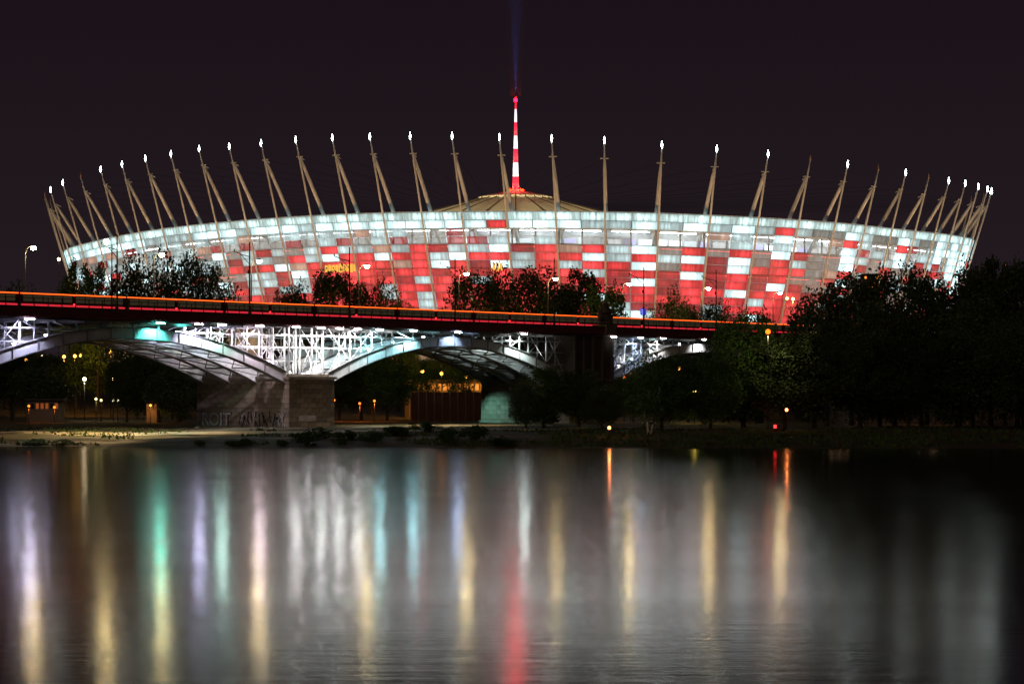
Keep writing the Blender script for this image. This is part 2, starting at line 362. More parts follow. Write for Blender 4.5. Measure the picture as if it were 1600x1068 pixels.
def panel_geo(bay, row, half, V, Fc, UV, LOT, MI, ch, lot, amp):
    zt0, zt1 = ARZ[bay % NM] - row * ROWH, ARZ[(bay + 1) % NM] - row * ROWH; segs = 6; base = len(V)
    def P(s, v, d):
        a = fac(bay, zt0 - (1 - v) * ROWH, -d); b = fac(bay + 1, zt1 - (1 - v) * ROWH, -d); return a.lerp(b, s)
    s0, s1 = (.012 + half * .5), (.488 + half * .5)
    if row == 0 : s0, s1 = (half * .5 + .004, half * .5 + .496)
    for k in range(segs + 1):
        s = s0 + (s1 - s0) * k / segs; d = .10 * math.sin(math.pi * k / segs) + (.05 if k % 2 else 0)
        for v, dd in ((.035, d), (.965, d), (.965, d - .12), (.035, d - .12)): V.append(P(s, v, dd))
    mi = PORD.index(ch)
    def face(ids, us):
        Fc.append(tuple(base + i for i in ids)); UV.append(us); LOT.append((lot, amp)); MI.append(mi)
    for k in range(segs):
        a, b = k * 4, (k + 1) * 4; u, v = k / segs, (k + 1) / segs
        face((a, b, b + 1, a + 1), ((u, 0), (v, 0), (v, 1), (u, 1))); face((a + 1, b + 1, b + 2, a + 2), ((u, 1), (v, 1), (v, 1), (u, 1)))
        face((a + 2, b + 2, b + 3, a + 3), ((u, 1), (v, 1), (v, 0), (u, 0))); face((a + 3, b + 3, b, a), ((u, 0), (v, 0), (v, 0), (u, 0)))
    e = segs * 4; face((0, 1, 2, 3), ((0, 0),) * 4); face((e + 3, e + 2, e + 1, e), ((1, 0),) * 4)
def panel_mesh(name, data):
    V, Fc, UV, LOT, MI = data; me = mesh(name, V, Fc); used = sorted(set(MI)); 
    for u in used: me.materials.append(PM[PORD[u]])
    l1 = me.uv_layers.new(name='UVMap'); l2 = me.uv_layers.new(name='lot')
    for f, us, lt, mi in zip(me.polygons, UV, LOT, MI):
        f.material_index = used.index(mi)
        for li, u in zip(f.loop_indices, us): l1.data[li].uv = u; l2.data[li].uv = lt
    return me

stadium = thing('stadium', 'round stadium with glowing red and white cladding, leaning masts and a striped needle', 'stadium')
STEEL = mat('mast_steel', (.62, .60, .56), .45, .1, var=.08, scale=.6)
DARKST = mat('dark_steel', (.10, .10, .105), .5, .3)
CONC = mat('stadium_concrete', (.48, .47, .45), .85, var=.15, scale=.3)
cells = []
for bay in range(NM):
    for row in range(NROW):
        for half in (0, 1):
            ch = cell(bay, row, half)
            if ch == '.': continue
            amp = prnd.uniform(.72, 1.18); lot = prnd.random(); mid = fac(bay, 45).lerp(fac(bay + 1, 45), .5)
            if bay < 32 and row <= 9:
                a, b = fac(bay, 45), fac(bay + 1, 45); area = abs(a.x / a.y - b.x / b.y) * (1 if row <= 8 else .3)
            else: area = 0
            cells.append((area, bay, row, half, ch, lot, amp))
cells.sort(key=lambda c: -c[0])
rest = ([], [], [], [], [])
for k, (area, bay, row, half, ch, lot, amp) in enumerate(cells):
    if k < 300:
        d = ([], [], [], [], []); panel_geo(bay, row, half, *d, ch, lot, amp)
        link('facade_panel', panel_mesh('facade_panel', d), None, stadium)
    elif bay < 36 or bay > NM - 4:
        panel_geo(bay, row, half, *rest, ch, lot, amp)
o = link('side_cladding', panel_mesh('side_cladding', rest), None, stadium); o['kind'] = 'stuff'

def ring(name, levels, m, closed=True):
    """A band round the stadium: levels are (drop below the rim, depth behind the facade)."""
    V, Fc = [], []; n = len(levels)
    for i in range(NM):
        for drop, dep in levels: V.append(fac(i, ARZ[i] - drop, dep))
    for i in range(NM):
        j = (i + 1) % NM
        for k in range(n if closed else n - 1): q = (k + 1) % n; Fc.append((i * n + k, j * n + k, j * n + q, i * n + q))
    return link(name, mesh(name, V, Fc), m, stadium)
ring('rim_beam', [(-.25, .1), (-.25, 1.4), (.35, 1.4), (.35, .3)], mat('rim_steel', (.45, .47, .47), .5))
ring('gallery_floor', [(2 * ROWH + .1, .4), (2 * ROWH + .1, 8.6), (2 * ROWH - .25, 8.6), (2 * ROWH - .25, .4)], CONC)
ring('concourse_floor', [(4 * ROWH + .25, .5), (4 * ROWH + .25, 8.6), (4 * ROWH - .2, 8.6), (4 * ROWH - .2, .5)], CONC)
ring('lower_floor', [(7 * ROWH + .3, .5), (7 * ROWH + .3, 8.6), (7 * ROWH - .2, 8.6), (7 * ROWH - .2, .5)], CONC)
ring('inner_wall', [(.2, 9), (30, 2)], mat('bowl_wall', (.62, .62, .62), .8, var=.2, scale=.25, stretch=(1, 1, .2)), False)
ring('podium', [(12.9 * ROWH, 0.6), (40, 0.2)], CONC, False)
LW, LR = lamp_mat('led_white', (.86, .97, 1), 42), lamp_mat('led_red', (1, .08, .06), 5)
for i in range(-2, 34):
    for drop, dep, m in ((2 * ROWH + .32, 5.2, LW if i % 3 else LW), (4 * ROWH + .45, 3.2, LR), (7 * ROWH + .5, 3.2, LR)):
        if m is LW and not (3 <= i % NM <= 32): continue
        a, b = fac(i, ARZ[i % NM] - drop, dep), fac(i + 1, ARZ[(i + 1) % NM] - drop, dep)
        beam('light_strip', a.lerp(b, .12), a.lerp(b, .88), .22, .10, m, stadium)
    for half in (.0, .5):
        a = fac(i, ARZ[i % NM] - 2 * ROWH, 3.0).lerp(fac(i + 1, ARZ[(i + 1) % NM] - 2 * ROWH, 3.0), half)
        b = a.copy(); b.z -= 2 * ROWH
        beam('gallery_column', a, b, .45, .45, mat('gallery_grey', (.30, .31, .33), .6), stadium)
    a, b = fac(i, ARZ[i % NM] - 2.9 * ROWH, 1.2), fac(i + 1, ARZ[(i + 1) % NM] - 2.9 * ROWH, 1.2)
    beam('hand_rail', a, b, .12, .12, STEEL, stadium)
# lit boxes and screens along the gallery, seen through the open rows
SCR = [lamp_mat('gallery_window_white', (.9, .97, 1), 1.6), lamp_mat('gallery_window_lilac', (.66, .64, .92), .85), lamp_mat('gallery_window_pale', (.75, .85, .88), .9)]
for i in range(12, 30):
    for k in range(3):
        a = fac(i, ARZ[i] - 3.35 * ROWH, 7.4); b = fac(i + 1, ARZ[i + 1] - 3.35 * ROWH, 7.4)
        p, q = a.lerp(b, k / 3 + .03), a.lerp(b, k / 3 + .30)
        beam('gallery_window', p, q, .2, 1.5 * prnd.uniform(.7, 1.2), prnd.choice(SCR if i > 16 else SCR[:1] + SCR[2:]), stadium)
# row of orange lit windows low on the facade
WIN = lamp_mat('foyer_window', (1, .52, .08), .95)
for i, s0, s1, n_ in ((11, .05, .98, 9), (15, .55, .8, 3)):
    for k in range(n_):
        z = ARZ[i] - 6.9 * ROWH; a, b = fac(i, z, -.35), fac(i + 1, z, -.35); t0 = s0 + (s1 - s0) * k / n_
        beam('foyer_window', a.lerp(b, t0), a.lerp(b, t0 + (s1 - s0) / n_ * .8), .15, 2.0 + .5 * (k % 3 == 1), WIN, stadium)

# masts
TIPM = lamp_mat('mast_lamp', (.86, 1, .96), 34); TIPOFF = mat('mast_cap', (.4, .3, .2), .6)
CTR = Vector((SCX, SDS, 0))
for i in [NM - 2, NM - 1] + list(range(33)) + [33, 34]:
    p = plan(AFR[i]); n = plan_n(AFR[i]); H = ATZ[i]; tip = Vector((p.x, p.y, H))
    if i >= 33: H -= 1.0
    top = tip - n * (LEAN * 2.2) - Vector((0, 0, 2.2)); foot = fac(i, ARZ[i] - 9, 7.5)
    neck = tip - n * (LEAN * 4.5 + .3) - Vector((0, 0, 4.5))
    d = (foot - neck)
    mast = tube('mast', [neck, neck + d * .12, neck + d * .5, neck + d * .9, foot], [.28, .46, .56, .54, .45], STEEL, stadium, 10)
    anchor = fac(i, 15.0, -1.0)
    tube('tie_rod', [tip, tip.lerp(anchor, .1), anchor], [.15, .28, .28], STEEL, mast, 8)
    off = i in (0, 3, 22, 24, 26) or i >= 33
    me = lathe('tip_lamp', [(.05, -.75), (.14, -.5), (.22, -.1), (.16, .5), (.04, 1.1)] if not off else [(.05, -.5), (.2, -.3), (.2, .4), (.03, 1.5)], TIPOFF if off else TIPM, mast, 8, tip)
    s = n.cross(Vector((0, 0, 1)))
    beam('cross_arm', neck - s * 1.1, neck + s * 1.1, .3, .3, STEEL, mast)
    beam('outrigger', neck, neck + n * -1.8 + Vector((0, 0, -.8)), .2, .25, STEEL, mast)
    c = CTR + (p - CTR) * .22 + Vector((0, 0, 66)); c2 = CTR + (p - CTR) * .5 + Vector((0, 0, 55))
    tube('cable', [neck, c], .035, mat('cable_black', (.012, .012, .012), 1, spec=0), mast, 4)

# roof tent and needle
apex = Vector((SCX + 5.8, SDS, 0)); AZ = CH + (HY - 299) / F * SDS
ROOFM = mat('roof_membrane', (.62, .58, .46), .8, var=.12, scale=.15)
prof = [(2.2, 0), (4.5, -.35), (12, -1.9), (12.3, -2.6), (22, -5.2), (36, -9.2), (60, -15), (95, -20)]
V, Fc = [], []; NS = 48
for r_, dz in prof:
    for k in range(NS): a = 2 * math.pi * k / NS; V.append((apex.x + r_ * math.cos(a), apex.y + r_ * math.sin(a), AZ + dz - (.25 if k % 2 else 0) * min(1, r_ / 12)))
for i in range(len(prof) - 1):
    for k in range(NS): j = (k + 1) % NS; Fc.append((i * NS + k, i * NS + j, (i + 1) * NS + j, (i + 1) * NS + k))
roof = link('roof_membrane', mesh('roof_membrane', V, Fc), ROOFM, stadium)
for k in range(NS // 2):
    a = 4 * math.pi * k / NS
    tube('roof_rib', [(apex.x + r_ * math.cos(a), apex.y + r_ * math.sin(a), AZ + dz + .05) for r_, dz in prof[1:7]], [.10, .14, .2, .22, .25, .3], mat('roof_rib_dark', (.05, .045, .035), .7), roof, 5)
NR, NW = lamp_mat('needle_red', (1, .02, .07), 1.25), lamp_mat('needle_white', (.92, .90, 1), 1.25)
needle = lathe('needle', [(1.9, -1.5), (1.9, -.4), (.5, -.2), (.08, 28)], STEEL, stadium, 12, (apex.x, apex.y, AZ)); 
bands = [297, 276, 254, 232.5, 212, 191, 170.5, 160]
zz = [CH + (HY - y) / F * SDS for y in bands]
rr = [1.05, .92, .78, .66, .53, .42, .30, .18]
for k in range(len(zz) - 1):
    lathe('needle_band', [(rr[k], zz[k] - AZ + .03), (rr[k] * .985, (zz[k] + zz[k + 1]) / 2 - AZ), (rr[k + 1] * 1.02, zz[k + 1] - AZ - .03)], NW if k % 2 else NR, needle, 12)
lathe('beacon_lamp', [(.1, zz[-1] - AZ), (.6, zz[-1] - AZ + .45), (.6, zz[-1] - AZ + 1.0), (.08, zz[-1] - AZ + 1.6)], lamp_mat('beacon_red', (1, .0004, .002), 170), needle, 10)
BR = lamp_mat('ring_red', (1, .006, .0012), 45)
for k in range(12):
    a = 2 * math.pi * (k + .3) / 12
    lathe('ring_lamp', [(.05, 0), (.3, .2), (.3, .5), (.05, .7)], BR, needle, 8, (2.4 * math.cos(a), 2.4 * math.sin(a), .1))
light('ring_glow', (apex.x, apex.y - 4.5, AZ + 1.5), 1500, (1, .04, .05), radius=1)
for k in range(8):
    a = 2 * math.pi * (k + .5) / 8; q = Vector((apex.x + 82 * math.cos(a), apex.y + 82 * math.sin(a), 59.5))
    box('roof_floodlight', q - Vector((0, 0, .8)), (1.2, 1.2, .5), DARKST, stadium)
    aim = Vector((apex.x, apex.y, 65)) - q
    light('roof_light', q + Vector((0, 0, .6)), 170000, (1, .78, .42), 'SPOT', 1.0, None, aim.to_track_quat('-Z', 'Y').to_euler(), R(46), .5)

# added, unseen floodlights below the stadium, to put warm light on masts and cladding
for k, fr in enumerate([.645, .69, .735, .78, .825, .87, .915, .96, 1.0, 1.04]):
    p = plan(fr) + plan_n(fr) * 24; z0 = ground_z(p.x, p.y)
    post = tube('fill_post', [(p.x, p.y, z0 - .3), (p.x, p.y, z0 + 9)], [.14, .09], DARKST, stadium)
    box('fill_head', (p.x, p.y, z0 + 9.1), (.7, .5, .3), lamp_mat('fill_glow', (1, .62, .25), 4), post)
    aim = -plan_n(fr) + Vector((0, 0, .75)); light('fill_light', p + Vector((0, 0, z0 + 9.8)), 27000, (1, .62, .33), 'SPOT', .6, None, aim.to_track_quat('-Z', 'Y').to_euler(), R(140), .5)

# ------------------------------------------------------------------ bridge
BO = Vector((-33.1, 351.0, 0)); BT = Vector((.622, .783, 0)).normalized(); BM = Vector((-BT.y, BT.x, 0))
def B(u, v, z): return BO + BT * u + BM * v + Vector((0, 0, z))
BROT = math.atan2(BT.y, BT.x); GT = 18.08; UND = 16.15; WID = 18.0
bridge = thing('road_bridge', 'long steel arch road bridge on stone piers, its arches lit white and teal from below', 'bridge')
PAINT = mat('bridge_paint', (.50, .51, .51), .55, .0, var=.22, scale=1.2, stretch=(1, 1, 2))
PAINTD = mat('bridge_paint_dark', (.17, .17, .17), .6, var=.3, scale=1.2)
GIRD = mat('girder_red_glow', (.15, .035, .04), .6, var=.25, scale=.4, stretch=(1, 1, 3))  # red glow of the passing traffic is put into the girder colour
ASPH = mat('asphalt', (.05, .05, .05), .85, var=.2, scale=2)
PANELP = mat('rib_plate', (.60, .61, .61), .5, var=.15, scale=.8)
U0, U1 = -135, 255
def prism(name, u0, u1, v0, v1, z0, z1, m, parent=bridge, du=13):
    n = max(1, int((u1 - u0) / du)); V, Fc = [], []
    for i in range(n + 1):
        u = u0 + (u1 - u0) * i / n
        for v, z in ((v0, z0), (v1, z0), (v1, z1), (v0, z1)): V.append(B(u, v, z))
    for i in range(n):
        for k in range(4): q = (k + 1) % 4; Fc.append((i * 4 + k, i * 4 + q, i * 4 + 4 + q, i * 4 + 4 + k))
    Fc += [(3, 2, 1, 0), (n * 4, n * 4 + 1, n * 4 + 2, n * 4 + 3)]
    return link(name, mesh(name, V, Fc), m, parent)
prism('deck', U0, U1, -1.0, WID + 1.0, UND + .5, 17.8, ASPH)
prism('edge_girder', U0, U1, -1.5, -1.02, 16.95, GT, GIRD); prism('edge_girder', U0, U1, WID + 1.02, WID + 1.5, 16.95, GT, GIRD)
prism('girder_flange', U0, U1, -1.62, -1.0, GT + .005, GT + .12, GIRD); prism('girder_flange', U0, U1, -1.6, -.9, 16.80, 16.945, GIRD)
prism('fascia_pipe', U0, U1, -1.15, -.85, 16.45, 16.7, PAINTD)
# kerbs and tram rails
prism('kerb', U0, U1, 1.6, 1.9, 17.805, 17.95, CONC); prism('kerb', U0, U1, WID - 1.9, WID - 1.6, 17.805, 17.95, CONC)
# railing
RAIL = mat('railing_iron', (.05, .048, .045), .5, .4)
for v in (-1.3, WID + 1.3):
    prism('hand_rail', U0, U1, v - .05, v + .05, GT + 1.12, GT + 1.2, RAIL); prism('hand_rail', U0, U1, v - .03, v + .03, GT + .60, GT + .65, RAIL)
u = -72.0; k = 0
while u < 165:
    beam('railing_post', B(u, -1.3, GT + .12), B(u, -1.3, GT + 1.15), .13, .13, RAIL, bridge); u += 2.35; k += 1
# arches
SPANS = [(-59.3, 0.0), (9.7, 68.0), (80.7, 140.0)]
ZS, ZC, RD = 8.35, 14.35, 1.35
RV = [.6, 6.2, 11.8, 17.4]
def arch_z(a, b, u, spring=ZS, crown=ZC):
    t = (u - a) / (b - a) * 2 - 1; return crown - (crown - spring) * t * t
def rib(a, b, v, m, wd=.7, depth=RD, n=26):
    V, Fc = [], []
    for i in range(n + 1):
        u = a - .4 + (b - a + .8) * i / n; t = (u - a) / (b - a) * 2 - 1; dz = depth * (1 + .22 * t * t); z = arch_z(a, b, u)
        for vv, z_ in ((v - wd / 2, z), (v + wd / 2, z), (v + wd / 2, z + dz), (v - wd / 2, z + dz)): V.append(B(u, vv, z_))
    for i in range(n):
        for k in range(4): q = (k + 1) % 4; Fc.append((i * 4 + k, i * 4 + q, i * 4 + 4 + q, i * 4 + 4 + k))
    Fc += [(3, 2, 1, 0), (n * 4, n * 4 + 1, n * 4 + 2, n * 4 + 3)]
    r_ = link('arch_rib', mesh('arch_rib', V, Fc), m, bridge)
    # flanges and stiffeners of the plate rib
    for lo in (0, 1):
        V, Fc = [], []
        for i in range(n + 1):
            u = a - .3 + (b - a + .6) * i / n; t = (u - a) / (b - a) * 2 - 1; z = arch_z(a, b, u) + (depth * (1 + .22 * t * t) + .012 if lo else -.112)
            for vv, z_ in ((v - wd / 2 - .16, z), (v + wd / 2 + .16, z), (v + wd / 2 + .16, z + .1), (v - wd / 2 - .16, z + .1)): V.append(B(u, vv, z_))
        for i in range(n):
            for k in range(4): q = (k + 1) % 4; Fc.append((i * 4 + k, i * 4 + q, i * 4 + 4 + q, i * 4 + 4 + k))
        Fc += [(3, 2, 1, 0), (n * 4, n * 4 + 1, n * 4 + 2, n * 4 + 3)]
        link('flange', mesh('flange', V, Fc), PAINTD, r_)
    if v < 1:
        for i in range(1, 14):
            u = a + (b - a) * i / 14; t = (u - a) / (b - a) * 2 - 1; z = arch_z(a, b, u)
            beam('stiffener', B(u, v - wd / 2 - .06, z + .02), B(u, v - wd / 2 - .06, z + depth * (1 + .22 * t * t) - .02), .16, .10, PAINTD, r_, up=BT)
    return r_
NPAN = 12
for si, (a, b) in enumerate(SPANS):
    for v in RV: rib(a, b, v, PANELP if v < 1 else PAINT, .7 if v < 1 else .5)
    us = [a + (b - a) * i / NPAN for i in range(NPAN + 1)]
    for i, u in enumerate(us):
        z = arch_z(a, b, u); t = (u - a) / (b - a) * 2 - 1; zt = z + RD * (1 + .22 * t * t)
        for k in range(3):                                               # lateral lattice between the ribs
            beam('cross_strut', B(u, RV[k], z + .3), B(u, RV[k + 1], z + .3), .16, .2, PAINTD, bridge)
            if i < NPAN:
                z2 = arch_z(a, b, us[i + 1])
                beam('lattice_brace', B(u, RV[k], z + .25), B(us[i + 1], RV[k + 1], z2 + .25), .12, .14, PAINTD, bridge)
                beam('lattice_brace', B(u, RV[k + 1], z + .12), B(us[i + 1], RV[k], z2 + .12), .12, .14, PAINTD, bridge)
        if 0 < i < NPAN and UND - zt > .25:                              # columns from the ribs up to the deck
            for v in RV:
                beam('column', B(u, v, zt - .05), B(u, v, UND + .48), .22, .22, PAINT, bridge, up=BT)
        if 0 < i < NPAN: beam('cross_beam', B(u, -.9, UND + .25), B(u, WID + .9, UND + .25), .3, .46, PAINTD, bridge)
    # trussed spandrels beside each pier: rails, diagonals and intermediate posts in two planes
    for side, (e0, d) in enumerate(((a, 1), (b, -1))):
        L = (b - a) / NPAN
        for v in (.6, 6.2, 17.4):
            for zr in (11.6, 13.6, 15.4):
                ue = e0
                while abs(ue - e0) < 4.2 * L and arch_z(a, b, ue) + RD < zr - .2: ue += d * .5
                beam('spandrel_rail', B(e0, v + .05, zr), B(ue, v + .05, zr), .10, .14, PAINT, bridge)
            for i in range(4):
                ua, ub = e0 + d * L * i, e0 + d * L * (i + 1); um = (ua + ub) / 2
                za = arch_z(a, b, ua) + RD * 1.2; zb = arch_z(a, b, ub) + RD * 1.12; zm = arch_z(a, b, um) + RD * 1.15
                if v < 7:
                    beam('spandrel_diagonal', B(ua, v + .1, UND + .4), B(ub, v + .1, zb), .085, .085, PAINT, bridge)
                    if i < 2 or si == 2: beam('spandrel_diagonal', B(ua, v - .1, za), B(ub, v - .1, UND + .4), .085, .085, PAINT, bridge)
                if i < 3: beam('spandrel_post', B(um, v, zm), B(um, v, UND + .4), .10, .10, PAINT, bridge, up=BT)
# steel towers standing on the stone piers
STONE = [mat('pier_stone_a', (.19, .155, .12), .9, var=.3, scale=1.1, bump=.5, stretch=(1, 1, .35)), mat('pier_stone_b', (.16, .13, .105), .9, var=.35, scale=1.3, bump=.5, stretch=(1, 1, .35)), mat('pier_stone_c', (.23, .19, .15), .9, var=.3, scale=.9, bump=.5, stretch=(1, 1, .35))]
CORE = mat('pier_core', (.07, .058, .05), .95)
UBX = [bevel_box(m, .035) for m in STONE]
def pier(u0, u1, z0, z1, v0=-.6, v1=WID + .6, nearrows=True, bw=1.75, bh=.72):
    core = prism('pier', u0 + .12, u1 - .12, v0 + .12, v1 - .12, z0 - 1.5, z1 - .02, CORE)
    rows = int(round((z1 - z0) / bh)); rnd = random.Random(int(u0 * 7)); h = (z1 - z0) / rows
    for r_ in range(rows):
        zc = z0 + (r_ + .5) * h
        for face, (length) in (('long', v1 - v0), ('near', u1 - u0)):
            n = max(2, int(round(length / bw))); L = length / n; off = (r_ % 2) * .5
            edges = [0] + [min(length, (k + off) * L) for k in range(1 if not off else 0, n + 1) if 0 < (k + off) * L < length] + [length]
            for p, q in zip(edges, edges[1:]):
                if q - p < .2: continue
                c = (p + q) / 2; d = rnd.uniform(-.02, .03); o = link('stone', rnd.choice(UBX), None, core)
                if face == 'long': pos = B(u0 + .12 - d, v0 + c, zc); dims = (.36, q - p - .03, h - .03)
                else: pos = B(u0 + c, v0 + .12 - d, zc); dims = (q - p - .03, .36, h - .03)
                o.location = pos; o.rotation_euler = (0, 0, BROT); o.scale = dims
    for z, g_, th in ((z1 + .2, .35, .4), (z0 + .3, .30, .6)):
        q = prism('ledge', u0 - g_, u1 + g_, v0 - g_, v1 + g_, z - th / 2, z + th / 2, STONE[2], core)
    return core
for u0_ in (-69.0, 0.0):
    pr = pier(u0_, u0_ + 9.7, 1.2 if u0_ == 0 else .2, 8.85)
    prism('pier_cap', u0_ + .5, u0_ + 9.2, 0, WID, 9.06, 9.6, STONE[0], pr)
    for v in RV:
        for q in (1.2, 3.6, 6.1, 8.5): beam('column', B(u0_ + q, v, 9.6), B(u0_ + q, v, UND + .48), .24, .24, PAINT, bridge, up=BT)
        for zr in (11.6, 13.6, 15.4): beam('spandrel_rail', B(u0_ - .2, v, zr), B(u0_ + 9.9, v, zr), .10, .14, PAINT, bridge)
    for v in (.75, 6.35):
        for q in (1.2, 3.6, 6.1):
            beam('spandrel_diagonal', B(u0_ + q, v, 9.7), B(u0_ + q + 2.4, v, 13.5), .08, .08, PAINT, bridge); beam('spandrel_diagonal', B(u0_ + q + 2.4, v, 11.7), B(u0_ + q, v, 15.3), .08, .08, PAINT, bridge)
        beam('spandrel_post', B(u0_ + 2.4, v, 9.6), B(u0_ + 2.4, v, 16), .10, .10, PAINT, bridge, up=BT); beam('spandrel_post', B(u0_ + 7.3, v, 9.6), B(u0_ + 7.3, v, 16), .10, .10, PAINT, bridge, up=BT)
P1 = pr
p2 = pier(68.0, 80.7, 1.5, 8.85, bh=.8)
DST = mat('abutment_stone', (.085, .07, .06), .9, var=.35, scale=.5, bump=.5)
prism('abutment_tower', 69.0, 80.0, -.9, 5.0, 8.86, 16.9, DST, p2, 3); prism('abutment_tower', 69.0, 80.0, 13.0, WID + .9, 8.86, 16.9, DST, p2, 3)
for q in (68.9, 71.5, 74.1, 76.8, 79.6): beam('pilaster', B(q, -1.0, 8.9), B(q, -1.0, 16.75), .6, .5, DST, p2, up=BT)
prism('far_pier', 140.0, 150.0, -.6, WID + .6, .5, 16.6, DST, p2)
# stone pylon with a sculpted trophy at the end of the river spans
py = prism('pylon', 76.9, 79.9, -1.9, 1.0, 16.85, 18.5, STONE[1], p2, 3)
sx = [(1.45, 18.5), (1.55, 18.8), (1.25, 19.0), (1.15, 20.3), (1.5, 20.6), (1.2, 21.1), (.75, 21.5), (.62, 22.0), (.3, 22.4)]
bm = bmesh.new(); 
lp = None
for r_, z in sx:
    vs = [bm.verts.new(B(78.4 + r_ * math.cos(a) * (1 + .14 * math.sin(3 * a + z)), -.45 + r_ * .85 * math.sin(a), z)) for a in [2 * math.pi * k / 14 for k in range(14)]]
    if lp: 
        for k in range(14): bm.faces.new((lp[k], lp[(k + 1) % 14], vs[(k + 1) % 14], vs[k]))
    lp = vs
bm.faces.new(lp); me = bpy.data.meshes.new('trophy'); bm.to_mesh(me); bm.free(); link('trophy', me, DST, py)
for s_ in (-1, 1): tube('trophy_shoulder', [B(78.4 + s_ * .7, -.5, 19.2), B(78.4 + s_ * 1.5, -.5, 20.1), B(78.4 + s_ * 1.3, -.5, 20.9)], [.5, .55, .2], DST, py)

# graffiti on the first pier
def text_mesh(body, size):
    cu = bpy.data.curves.new('graffiti', 'FONT'); cu.body = body; cu.size = size; cu.extrude = .01; cu.offset = .03; cu.space_character = .95
    ob = bpy.data.objects.new('graffiti', cu); COL.objects.link(ob); dg = bpy.context.evaluated_depsgraph_get()
    me = bpy.data.meshes.new_from_object(ob.evaluated_get(dg)); bpy.data.objects.remove(ob); return me
SPRAY = mat('spray_white', (.36, .33, .34), .8, var=.3, scale=2); SPRAYD = mat('spray_dark', (.03, .03, .035), .8)
FM = Matrix((-BM, Vector((0, 0, 1)), -BT)).transposed().to_4x4()
def on_long(o, v, z, d=.26): o.matrix_world = Matrix.Translation(B(-d, v, z)) @ FM
on_long(link('graffiti_letters', text_mesh('ROIT', 3.05), SPRAYD, P1), 17.6, 1.9)
on_long(link('graffiti_letters', text_mesh('ROIT', 2.85), SPRAY, P1), 17.45, 1.98, .285)
grn = random.Random(5)
for k in range(34):
    v = 9.4 - k * .27; 
    h0, h1 = grn.uniform(1.7, 2.6), grn.uniform(2.9, 4.2)
    beam('graffiti_stroke', B(-.25, v, h0), B(-.25, v - grn.uniform(-.7, .7), h1), .05, .16, SPRAY if k % 2 else SPRAYD, P1, up=-BT)
beam('graffiti_stroke', B(-.26, 1.2, 1.9), B(-.26, .0, 4.0), .05, .2, SPRAY, P1, up=-BT); beam('graffiti_stroke', B(-.27, .0, 1.9), B(-.27, 1.2, 4.0), .05, .2, SPRAY, P1, up=-BT)
box('painted_patch', B(3.6, -.87, 3.1), (3.6, .06, .8), SPRAY, P1, BROT)

# floodlights under the deck: (photo column, v, z, power, colour)
def u_at(x, v):                           # where on the bridge line v the column x of the photograph falls
    q = BO + BM * v; k = (x - CX) / F; return (k * q.y - q.x) / (BT.x - k * BT.y)
WHT, LAV, TEAL, PNK, CYA, BLU = (1, .97, .95), (.70, .68, 1), (.12, .95, .78), (1, .80, .92), (.45, .92, 1), (.48, .66, 1)
for x, v, z, pw, c in [(20, 1.9, 0, 500, LAV), (45, -1, 0, 500, LAV), (70, 3, 0, 300, LAV), (232, 1, 0, 250, TEAL), (250, -1, 0, 420, TEAL), (275, 1, 0, 520, TEAL),
                       (310, -1, 0, 650, LAV), (318, 4, 0, 1500, LAV), (346, -1, 0, 420, (.62, 1, .86)), (350, 9, 0, 1500, PNK), (385, 3, 0, 1700, PNK), (405, -1, 0, 600, PNK), (425, 8, 0, 1500, PNK), (450, 3, 0, 1500, WHT), (462, -1, 0, 160, WHT),
                       (480, 3, 0, 1700, WHT), (501, -1, 0, 650, (1, .93, .93)), (520, 3, 0, 1700, WHT), (530, -1, 0, 350, WHT), (545, 5, 0, 1500, WHT), (558, -1, 0, 650, (1, .94, .90)), (575, 3, 0, 1300, WHT), (592, -1, 0, 480, CYA), (612, 3, 0, 900, CYA), (645, -1, 0, 500, CYA), (660, 2, 0, 350, CYA),
                       (715, -1, 0, 130, BLU), (722, 2, 0, 420, BLU), (790, 3, 0, 750, WHT), (818, -1, 0, 520, (.82, 1, .95)), (835, 3, 0, 350, WHT),
                       (958, -.6, 14.5, 900, WHT), (965, 3.2, 14.5, 1500, WHT), (985, 3.2, 14.2, 1200, BLU), (1000, -.6, 14, 600, BLU), (1015, 3.0, 14.6, 1000, (.7, 1, .9)), (1035, -.6, 14, 500, WHT), (1060, 3, 15.2, 700, WHT), (1100, -.6, 15.6, 400, WHT)]:
    out = v < 0
    v = -1.3 if out else (1.35 if v < 3.5 else 5.4)
    uu = u_at(x, v); zr = 9.9
    for a_, b_ in SPANS:
        if a_ - .5 < uu < b_ + .5: t_ = (uu - a_) / (b_ - a_) * 2 - 1; zr = arch_z(a_, b_, uu) + RD * (1 + .22 * t_ * t_) + .25
    q = B(uu, v, 16.45) if out else B(uu, v, min(zr, 15.7)); aim = (BM * .8 + Vector((0, 0, -1.0))) if out else Vector((0, 0, 1)) - BM * .12
    lo_ = light('bridge_light', q + aim.normalized() * .3, pw * (6.5 if out else 1.1) * (.45 if x > 950 else 1), c, 'SPOT', .18, bridge, aim.to_track_quat('-Z', 'Y').to_euler(), R(125 if out else 168), .6)
    fx = box('floodlight', q, (1.6, .24, .13) if out else (.5, .34, .18), PAINTD, bridge, BROT)
    lens = lamp_mat('lens_%d%d%d_%d' % (*[int(k * 9) for k in c], out + 2 * (x < 900)), c, (260 if x < 900 else 60) if out else 90)
    o = box('lens', (0, -.62, 0), (.96, .2, .8), lens, fx)          # glowing glass added facing the river, to draw streaks on the water
